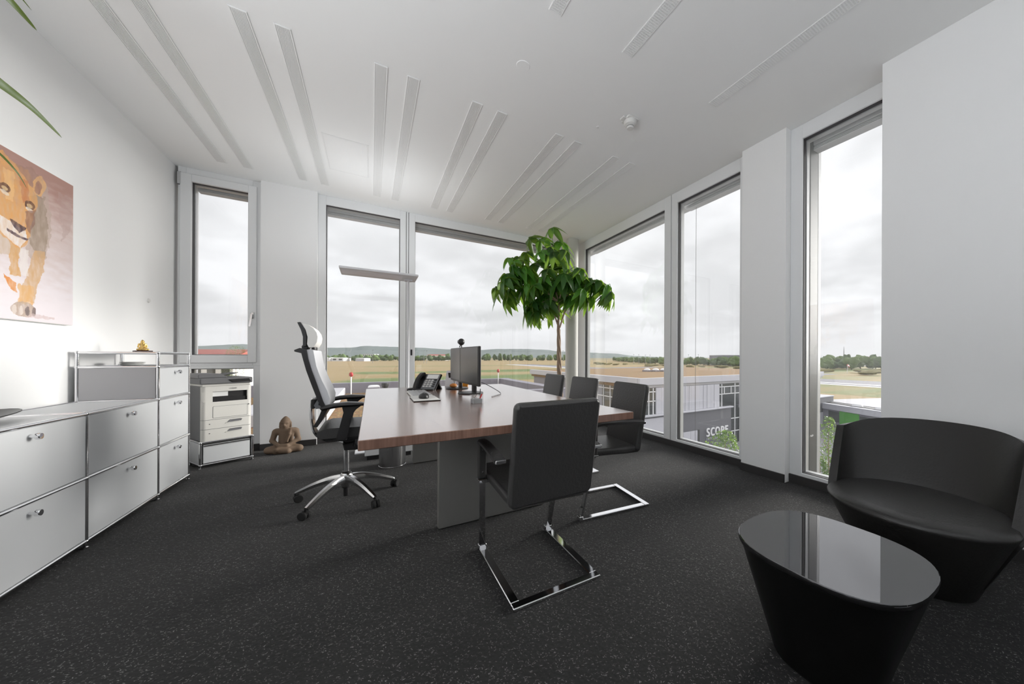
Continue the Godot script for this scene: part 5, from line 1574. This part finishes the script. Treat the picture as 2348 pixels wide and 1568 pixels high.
func build_land() -> void:
	var g := Shape.new()
	g.quad(V(-400, GROUND, -1200), V(-400, GROUND, 0), V(1200, GROUND, 0), V(1200, GROUND, -1200))
	g.uv = PackedVector2Array([Vector2(0, 1), Vector2(0, 0), Vector2(1, 0), Vector2(0, 1), Vector2(1, 0), Vector2(1, 1)])
	struct("ground", g, mats.field, self, "mown airfield grass in dry and green bands")
	mat("far_land", rgb(130, 120, 86), 1.0)
	strip("ground", V(-9000, GROUND - 1.0, -12000), V(12000, GROUND - 0.05, 3000), mats.far_land, "land round the airfield")
	strip("road_runway", V(183, GROUND, -520), V(224, GROUND + 0.05, 200), mats.asphalt, "grey runway strip across the airfield")
	for x in [179.6, 191.0]: strip("road_runway_edge", V(x - 2.2, GROUND, -520), V(x + 2.2, GROUND + 0.08, 200), mats.white_paint, "white line along the runway")
	strip("road_taxiway", V(235, GROUND, -330), V(300, GROUND + 0.04, -118), mats.asphalt, "grey apron beyond the runway")
	strip("road_track", V(-160, GROUND, -500), V(-52, GROUND + 0.05, -492), mats.membrane, "pale track across the dry grass")
	# hills
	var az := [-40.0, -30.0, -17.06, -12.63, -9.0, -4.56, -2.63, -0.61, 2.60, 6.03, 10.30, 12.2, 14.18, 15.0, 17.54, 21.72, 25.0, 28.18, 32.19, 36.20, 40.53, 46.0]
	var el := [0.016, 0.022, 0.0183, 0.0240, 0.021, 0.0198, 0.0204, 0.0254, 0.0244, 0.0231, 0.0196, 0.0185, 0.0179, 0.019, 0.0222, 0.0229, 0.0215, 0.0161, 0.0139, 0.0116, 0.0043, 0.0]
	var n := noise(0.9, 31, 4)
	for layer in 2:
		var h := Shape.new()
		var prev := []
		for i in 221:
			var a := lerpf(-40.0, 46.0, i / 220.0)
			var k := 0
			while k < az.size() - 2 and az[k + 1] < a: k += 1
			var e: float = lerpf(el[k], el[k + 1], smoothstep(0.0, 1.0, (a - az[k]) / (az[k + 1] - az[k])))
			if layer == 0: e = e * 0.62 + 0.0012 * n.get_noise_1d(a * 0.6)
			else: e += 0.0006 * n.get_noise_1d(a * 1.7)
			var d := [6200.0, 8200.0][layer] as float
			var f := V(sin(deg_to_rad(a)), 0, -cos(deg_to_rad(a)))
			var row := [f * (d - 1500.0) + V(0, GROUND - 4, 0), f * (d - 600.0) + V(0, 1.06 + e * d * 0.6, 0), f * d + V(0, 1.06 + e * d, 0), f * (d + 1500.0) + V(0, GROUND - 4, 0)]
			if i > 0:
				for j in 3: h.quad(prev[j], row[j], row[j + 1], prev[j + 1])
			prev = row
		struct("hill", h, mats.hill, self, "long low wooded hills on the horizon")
	# trees round the airfield: a few kinds, then copies
	var kinds := []
	for k in 4:
		var t := thing("far_tree", "rounded green tree in the distant belt round the airfield", "tree", V(-60 + 30 * k, GROUND, -1010), 0.0, "belt of trees round the airfield")
		obj("crown", crown_shape(60 + k, 7), [mats.tree_far, mats.tree_far_light, mats.tree_far, mats.tree_far_light][k], t, 60)
		obj("trunk", Shape.new().lathe([Vector2(0, 0), Vector2(0.03, 0), Vector2(0.02, 0.3), Vector2(0, 0.3)], 6), mats.trunk_far, t)
		kinds.append(t)
	var put := []   # place, height, width
	for i in 92:
		var x := -130.0 + 8.2 * i + rng.randf_range(-3, 3)
		put.append([V(x, GROUND, -1005 - rng.randf() * 60), rng.randf_range(11, 18) + (5.0 if x > 190 else 0.0), rng.randf_range(12, 22)])
	for i in 80:
		var z := -900.0 + 9.4 * i + rng.randf_range(-3, 3)
		var near_ := clampf((z + 420.0) / 300.0, 0.0, 1.0)
		put.append([V(430 + rng.randf() * 40 + 230 * clampf(-(z + 450) / 450.0, 0.0, 1.0) - 30.0 * near_, GROUND, z), rng.randf_range(11, 14.5), rng.randf_range(13, 20)])
	for i in 40:
		var z := -330.0 + 6.0 * i + rng.randf_range(-3, 3)
		put.append([V(470 + rng.randf() * 60, GROUND, z), rng.randf_range(13, 17.5), rng.randf_range(14, 22)])
	for i in put.size():
		var q = put[i]
		var size := V(q[2], q[1], q[2])
		var turn := rng.randf() * TAU
		if i < 4: kinds[i].transform = Transform3D(Basis(Vector3.UP, turn).scaled_local(size), q[0])
		else: dup(kinds[i % 4], q[0], turn, "rounded green tree in the distant belt round the airfield", size)
	var sh := thing("far_shrub", "low dry shrub on the bank beyond the runway", "shrub", V(318, GROUND, -300), 0.0, "shrubs on the bank beyond the runway")
	obj("crown", crown_shape(90, 5), mats.shrub_dry, sh, 60)
	sh.scale = V(14, 3.5, 10)
	for i in 34:
		var z := -560.0 + 15.0 * i + rng.randf_range(-6, 6)
		dup(sh, V(305 + rng.randf() * 75, GROUND, z), rng.randf() * TAU, "low dry shrub on the bank beyond the runway", V(rng.randf_range(9, 20), rng.randf_range(2.0, 4.0), rng.randf_range(9, 16)))
	# distant masts
	var tops := [V(2,12.3,-706), V(78,12.0,-659), V(82,12.0,-657), V(206,14.9,-579), V(285,13.0,-530), V(330,6.4,-501), V(349,5.7,-489), V(390,6.7,-464), V(397,6.7,-459), V(407,6.0,-453), V(414,6.1,-449), V(471,7.1,-413), V(486,7.2,-404), V(525,-2.5,-379)]
	for q: Vector3 in tops:
		var m := obj("distant_mast", Shape.new().tube([V(0, GROUND - q.y, 0), V(0, 0, 0)], 0.32, 6, 1.0, Vector3.UP, 0.5).span(V(-1.2, -1.0, -0.3), V(1.2, -0.5, 0.3), 0.0), mats.silver_plastic)
		m.position = q
		tag(m, "thin grey mast rising above the trees beyond the airfield", "mast", "thin masts beyond the airfield")
	var rm := obj("radio_mast", Shape.new().tube([V(0, -42, 0), V(0, 0, 0), V(0, 12, 0)], 1.3, 8, 1.0, Vector3.UP, 0.2), mats.silver_plastic)
	rm.position = V(1052.9, 20.0, -402.9)
	tag(rm, "tall slender radio mast above the woods in the narrow right window", "mast")
	var ws := thing("windsock", "red and white windsock on a pole beside the runway", "windsock", V(325, GROUND, -122))
	obj("pole", Shape.new().tube([V(0, 0, 0), V(0, 7.4, 0)], 0.16, 8), mats.white_paint, ws)
	for k in 3: obj("sock", Shape.new().tube([V(-0.6 - 1.1 * k, 6.6 - 0.45 * k, 0.5 + 0.8 * k), V(-1.7 - 1.1 * k, 6.15 - 0.45 * k, 1.3 + 0.8 * k)], 0.75 - 0.13 * k, 12, 1.0, Vector3.UP, 0.8), mats.red if k % 2 == 0 else mats.white_paint, ws)

func house(called: String, label: String, a: Vector3, b: Vector3, depth: float, foot: float, eaves: float, wall: Material, roof: Material, gable: float, windows: int, rows := 1) -> void:
	# front edge from a to b (their y is the eaves), running back from the viewer
	var along := (b - a)
	along.y = 0.0
	var w := along.length()
	var x := along / w
	var bx := Basis(x, Vector3.UP, x.cross(Vector3.UP))
	var t := thing(called, label, "building", V(a.x, foot, a.z))
	t.transform.basis = bx
	var h := eaves - foot
	obj("wall", Shape.new().span(V(0, 0, -depth), V(w, h, 0), 0.0), wall, t)
	if gable > 0.0: obj("roof", Shape.new().prism(PackedVector2Array([Vector2(-0.4, 0), Vector2(depth + 0.4, 0), Vector2(depth / 2, gable)]), w + 0.8, Transform3D(Basis(Vector3.UP, PI / 2), V(w / 2, h, 0))), roof, t)
	else: obj("roof", Shape.new().span(V(-0.4, h, -depth - 0.4), V(w + 0.4, h + 0.5, 0.4), 0.0), roof, t)
	for r in rows:
		for k in windows:
			var c := w * (k + 0.5) / windows
			var y := h * (r + 0.55) / rows
			obj("window", Shape.new().span(V(c - w / windows * 0.28, y - h / rows * 0.22, 0.0), V(c + w / windows * 0.28, y + h / rows * 0.22, 0.12), 0.0), mats.dark_glass, t)

func build_far_buildings() -> void:
	house("hangar", "white hangar at the left edge of the tall back window", V(-101, -3.0, -1004), V(-83, -3.0, -995.3), 30, GROUND, -3.4, mats.white_paint, mats.white_paint, 1.2, 0)
	house("hangar", "long white hangar beyond the dry grass in the tall back window", V(-79.4, -3, -1000), V(-56.3, -3, -988), 30, GROUND, -3.4, mats.white_paint, mats.white_paint, 0.9, 2)
	house("hangar", "low pale blue-white hangar near the mullion, right of the long white one", V(-32.4, -4, -987.5), V(-14.7, -4, -976.4), 24, GROUND, -4.0, mats.panel_white, mats.white_paint, 0.8, 0)
	house("terminal", "white building of two window rows standing above the trees", V(-19.1, 7, -1073.5), V(6.2, 7, -1057.7), 20, GROUND, 6.5, mats.white_paint, mats.membrane, 0.0, 6, 3)
	house("village_houses", "reddish roofed houses behind the trees left of the monitors", V(144, 3, -1150), V(192, 3, -1120), 30, GROUND, 4.0, mats.paper, mats.roof_red, 4.0, 5)
	house("large_hangar", "large grey flat-roofed hall rising over the trees by the right pier", V(453, 4, -329), V(520, 4, -287), 60, GROUND, 4.8, mats.parapet, mats.membrane, 0.0, 0)
	house("red_roofed_house", "long house with a red roof and white front among the woods", V(636, -1, -215), V(672, -1, -192), 24, GROUND, -1.0, mats.white_paint, mats.roof_red, 5.0, 7)
	house("red_roofed_barn", "long building under a dull red roof seen in the left corner window", V(-47.0, 0.6, -136.0), V(-30.8, 0.6, -125.2), 9, GROUND, 0.4, mats.paper, mats.roof_red, 2.4, 5)
	leafy_tree("garden_tree", V(-29.2, GROUND, -121.0), 14.6, 3.6, 2600, "bright green tree right of the red roof in the left corner window", 5)

func build_wing() -> void:
	# our own lower wing with its planted roof and parapet
	strip("roof_wing", V(-12, -4.0, -22.6), V(3.4, -0.95, -5.7), mats.sedum, "planted roof of the wing below the back windows")
	strip("roof_wing", V(3.4, -4.0, -22.6), V(7.6, -0.95, -14.5), mats.sedum, "right-hand part of the planted roof below the back windows")
	strip("roof_wing_parapet", V(-12, -1.2, -23.0), V(8.0, -0.40, -22.45), mats.parapet, "grey parapet at the far edge of the planted roof")
	strip("roof_wing_parapet", V(7.3, -1.2, -22.45), V(7.9, -0.40, -14.0), mats.parapet, "grey parapet at the right edge of the planted roof")
	strip("roof_wing_parapet", V(3.2, -1.2, -14.5), V(7.3, -0.40, -14.0), mats.parapet, "grey parapet on the near side of the planted roof")
	strip("wall_wing", V(-12, GROUND, -23.0), V(3.6, -1.2, -5.65), mats.facade, "wall of the wing below")
	strip("wall_wing", V(3.6, GROUND, -23.0), V(8.0, -1.2, -14.0), mats.facade, "outer wall of the wing below")
	var dk := obj("roof_duct", Shape.new().span(V(-3.4, -0.95, -21.8), V(-1.15, -0.58, -13.0), 0.03), mats.membrane)
	tag(dk, "long flat pale metal duct on the planted roof behind the office chair", "duct")
	for q in [[V(-0.85, -0.95, -20.6), "red-tipped white rod at the corner of the pale roof duct", 1.1], [V(-1.4, -0.95, -15.2), "red-tipped white rod in front of the pale roof duct, just over the armrest", 0.62], [V(7.0, -0.95, -21.9), "red-tipped white rod on the planted roof by the parapet corner", 1.1]]:
		var t := thing("lightning_rod", q[1], "rod", q[0], 0.0, "red-tipped rods on the planted roof")
		obj("rod", Shape.new().tube([V(0, 0, 0), V(0, q[2], 0)], 0.025, 8), mats.white_paint, t)
		obj("tip", Shape.new().ball(V(0, q[2], 0), V(0.09, 0.12, 0.09), 12, 8), mats.red, t)
	var t := thing("skylight", "small white box skylight on the planted roof", "skylight", V(0.12, -0.95, -21.6))
	obj("kerb", Shape.new().span(V(-0.28, 0, -0.28), V(0.28, 0.36, 0.28), 0.02), mats.parapet, t)
	obj("dome", Shape.new().rings([_sq(0.27, 0.36), _sq(0.25, 0.42), _sq(0.15, 0.46)]), mats.white_paint, t)
	t = thing("roof_vent", "black cowl vent on the planted roof behind the desk", "roof vent", V(0.62, -0.95, -20.9))
	obj("pipe", Shape.new().lathe([Vector2(0, 0), Vector2(0.09, 0), Vector2(0.09, 0.36), Vector2(0, 0.36)], 16), mats.black_plastic, t)
	obj("cowl", Shape.new().lathe([Vector2(0, 0.34), Vector2(0.11, 0.34), Vector2(0.17, 0.46), Vector2(0.17, 0.6), Vector2(0.13, 0.62), Vector2(0, 0.62)], 18), mats.black_plastic, t)

func _sq(w: float, y: float) -> PackedVector3Array:
	return PackedVector3Array([V(-w, y, -w), V(w, y, -w), V(w, y, w), V(-w, y, w)])

func build_lettered_building() -> void:
	var t := thing("lettered_building", "grey office building with a planted roof and the large white word SCOPE", "building")
	var z := -30.0
	var x0 := 26.4
	obj("roof", Shape.new().span(V(x0, -2.6, -62), V(70, -1.42, z - 0.4), 0.0), mats.sedum, t)
	obj("upper_wall", Shape.new().span(V(x0 + 0.3, -5.9, -61.5), V(69.5, -2.2, z - 0.25), 0.0), mats.parapet, t)
	obj("parapet", Shape.new().span(V(x0 - 0.3, -2.18, z - 0.4), V(70.3, -1.36, z), 0.02), mats.panel_white, t)
	obj("parapet", Shape.new().span(V(x0 - 0.35, -2.18, -62), V(x0 + 0.25, -1.36, z - 0.4), 0.02), mats.panel_white, t)
	obj("eaves", Shape.new().span(V(x0, -2.5, z - 0.5), V(70, -2.16, z - 0.12), 0.0), mats.cabinet_dark, t)
	# white panels of uneven width
	var cuts := [28.72, 29.6, 30.5, 31.5, 32.47, 33.2, 33.72, 34.05, 34.45, 34.8, 35.6, 36.45, 37.2, 37.7, 37.95, 38.7, 39.4, 40.5]
	for k in cuts.size() - 1:
		obj("panel", Shape.new().span(V(cuts[k] + 0.018, -5.66, z - 0.2), V(cuts[k + 1] - 0.018, -2.55, z - 0.05 - 0.02 * (k % 2)), 0.01), mats.panel_white, t)
	# glazing with white bars: at the near corner, round the corner, and to the right
	for g in [[26.75, 28.66], [40.56, 45.0]]:
		obj("glazing", Shape.new().span(V(g[0], -5.66, z - 0.22), V(g[1], -2.55, z - 0.16), 0.0), mats.dark_glass, t)
	var bars := Shape.new()
	for q in [[26.75, 28.66, -3.0], [26.75, 28.66, -4.1], [40.56, 45.0, -2.95], [40.56, 45.0, -3.95], [43.0, 45.0, -7.5], [43.0, 45.0, -9.3]]: bars.span(V(q[0], q[2] - 0.05, z - 0.16), V(q[1], q[2] + 0.05, z - 0.06), 0.0)
	for q in [[27.6, -5.66, -2.55], [41.05, -5.66, -2.55], [44.0, -10.9, -2.55], [41.6, -3.95, -2.95], [43.1, -3.95, -2.95], [28.3, -5.66, -2.55]]: bars.span(V(q[0] - 0.05, q[1], z - 0.16), V(q[0] + 0.05, q[2], z - 0.06), 0.0)
	obj("glazing_bars", bars, mats.white_paint, t)
	var side := Shape.new()
	side.span(V(x0 + 0.2, -5.66, -38.2), V(x0 + 0.26, -2.4, -34.0), 0.0)
	side.span(V(x0 + 0.2, -5.66, -48.0), V(x0 + 0.26, -2.4, -40.2), 0.0)
	obj("glazing", side, mats.dark_glass, t)
	var sb := Shape.new()
	for y in [-3.0, -4.1]: sb.span(V(x0 + 0.12, y - 0.05, -48), V(x0 + 0.22, y + 0.05, -34), 0.0)
	for k in 8: sb.span(V(x0 + 0.12, -5.66, -34.9 - 1.5 * k), V(x0 + 0.22, -2.4, -34.8 - 1.5 * k), 0.0)
	obj("glazing_bars", sb, mats.white_paint, t)
	# ledge and dark lower front
	obj("ledge", Shape.new().span(V(26.0, -5.86, -61), V(43.1, -5.68, z + 0.35), 0.02), mats.panel_white, t)
	obj("ledge", Shape.new().span(V(45.0, -6.1, -45), V(74.2, -5.95, z + 0.1), 0.02), mats.panel_white, t)
	obj("lower_wall", Shape.new().span(V(26.2, GROUND, -60), V(43.0, -5.86, z), 0.0), mats.slate, t)
	obj("lower_wall", Shape.new().span(V(45.0, GROUND, -45), V(74.1, -6.1, z), 0.0), mats.slate, t)
	obj("glazing", Shape.new().span(V(43.0, GROUND, -40), V(45.0, -5.7, z - 0.18), 0.0), mats.dark_glass, t)
	for k in 3: obj("gate_panel", Shape.new().span(V(32.0 + 1.32 * k + 0.02, GROUND, z), V(33.3 + 1.32 * k, -8.36, z + 0.06), 0.01), mats.panel_white, t)
	obj("gate_panel", Shape.new().span(V(26.3, GROUND, z), V(31.96, -6.1, z + 0.06), 0.01), mats.panel_white, t)
	obj("gate_post", Shape.new().span(V(35.98, GROUND, z), V(36.3, -8.3, z + 0.08), 0.0), mats.black_plastic, t)
	for k in 8: obj("gate_panel", Shape.new().span(V(66.6 + 0.72 * k, GROUND, z), V(67.26 + 0.72 * k, -8.75, z + 0.06), 0.01), mats.panel_white, t)
	var bold := SystemFont.new()
	bold.font_names = PackedStringArray(["Droid Sans"])
	bold.font_weight = 700
	var tm := TextMesh.new()
	tm.text = "SCOPE"
	tm.font = bold
	tm.font_size = 64
	tm.pixel_size = 1.08 / (0.714 * 64)
	tm.depth = 0.1
	var l := obj("lettering", tm, mats.white_paint, t)
	l.position = V(39.95, -8.88, z + 0.06)
	var reg := SystemFont.new()
	reg.font_names = PackedStringArray(["Droid Sans"])
	tm = TextMesh.new()
	tm.text = "I N T E R N A T I O N A L"
	tm.font = reg
	tm.font_size = 64
	tm.pixel_size = 0.30 / (0.714 * 64)
	tm.depth = 0.06
	l = obj("lettering", tm, mats.panel_white, t)
	l.position = V(39.95, -9.76, z + 0.04)
	# roof lights
	for q in [V(41.1, -1.42, -45.3), V(42.5, -1.42, -44.6), V(44.0, -1.42, -44.2)]:
		var sk := thing("dome_skylight", ["white dome skylight on the neighbouring planted roof, left of three", "white dome skylight on the neighbouring planted roof, middle of three", "white dome skylight on the neighbouring planted roof, right of three"][taken.get("dome_skylight", 0)], "skylight", q, 0.0, "dome skylights on the neighbouring roof")
		obj("kerb", Shape.new().span(V(-0.6, 0, -0.6), V(0.6, 0.28, 0.6), 0.02), mats.parapet, sk)
		obj("dome", Shape.new().lathe([Vector2(0, 0.28), Vector2(0.56, 0.28), Vector2(0.52, 0.42), Vector2(0.36, 0.54), Vector2(0, 0.6)], 24), mats.white_paint, sk)
	# the lower hall with the green board, further right
	var d := V(-0.335, 0, 0.942)
	var h := thing("low_hall", "low grey hall with a white roof and a bright green wall board", "building", V(71.2, GROUND, -33.5))
	h.transform.basis = Basis(d, Vector3.UP, d.cross(Vector3.UP))
	# local x along the front, z out of it
	obj("wall", Shape.new().span(V(0, 0, -26), V(34, 3.5, 0), 0.0), mats.parapet, h)
	obj("roof", Shape.new().span(V(0.2, 3.5, -25.6), V(33.8, 4.0, -3.0), 0.0), mats.membrane, h)
	obj("roof_edge", Shape.new().span(V(0.2, 3.5, -3.0), V(33.8, 3.95, -1.2), 0.0), mats.black_plastic, h)
	obj("fascia", Shape.new().span(V(-0.3, 2.95, -0.8), V(34.3, 3.92, 0.25), 0.02), mats.panel_white, h)
	obj("green_board", Shape.new().span(V(7.0, 0.2, 0.0), V(10.4, 2.9, 0.12), 0.02), mats.green_board, h)
	obj("window", Shape.new().span(V(4.9, 0.9, 0.0), V(6.9, 2.7, 0.08), 0.0), mats.dark_glass, h)
	obj("window", Shape.new().span(V(10.5, 0.9, 0.0), V(14.2, 2.6, 0.08), 0.0), mats.dark_glass, h)
	for x in [8.5, 12.3]: obj("roof_dome", Shape.new().lathe([Vector2(0, 3.95), Vector2(0.8, 3.95), Vector2(0.6, 4.3), Vector2(0, 4.45)], 18, Transform3D(Basis(), V(x, 0, -1.9))), mats.white_paint, h)
	strip("road_yard", V(8, GROUND, -30), V(75, GROUND + 0.06, 8), mats.asphalt, "paved yard between the buildings")
	leafy_tree("yard_tree", V(20.9, GROUND, -15.0), 7.0, 1.55, 2400, "leafy green tree standing in front of the white word on the grey building", 8)
	leafy_tree("yard_tree", V(29.6, GROUND, -12.3), 7.6, 0.85, 1100, "slim tree with yellowish leaves behind the armchair in the narrow right window", 9)
	leafy_tree("yard_tree", V(29.0, GROUND, -12.6), 4.4, 0.8, 800, "low bushy tree at the foot of the narrow right window", 10)

# ------------------------------------------------------------------
func _ready() -> void:
	rng.seed = 20
	camera_and_light()
	make_materials()
	build_shell()
	build_windows()
	build_ceiling()
	build_sideboard()
	usm_stand()
	build_printer()
	build_painting()
	build_desk()
	build_office_chair()
	build_visitor_chairs()
	build_lounge()
	build_figures()
	build_desk_things()
	build_tree_plant()
	build_yucca()
	build_land()
	build_far_buildings()
	build_wing()
	build_lettered_building()
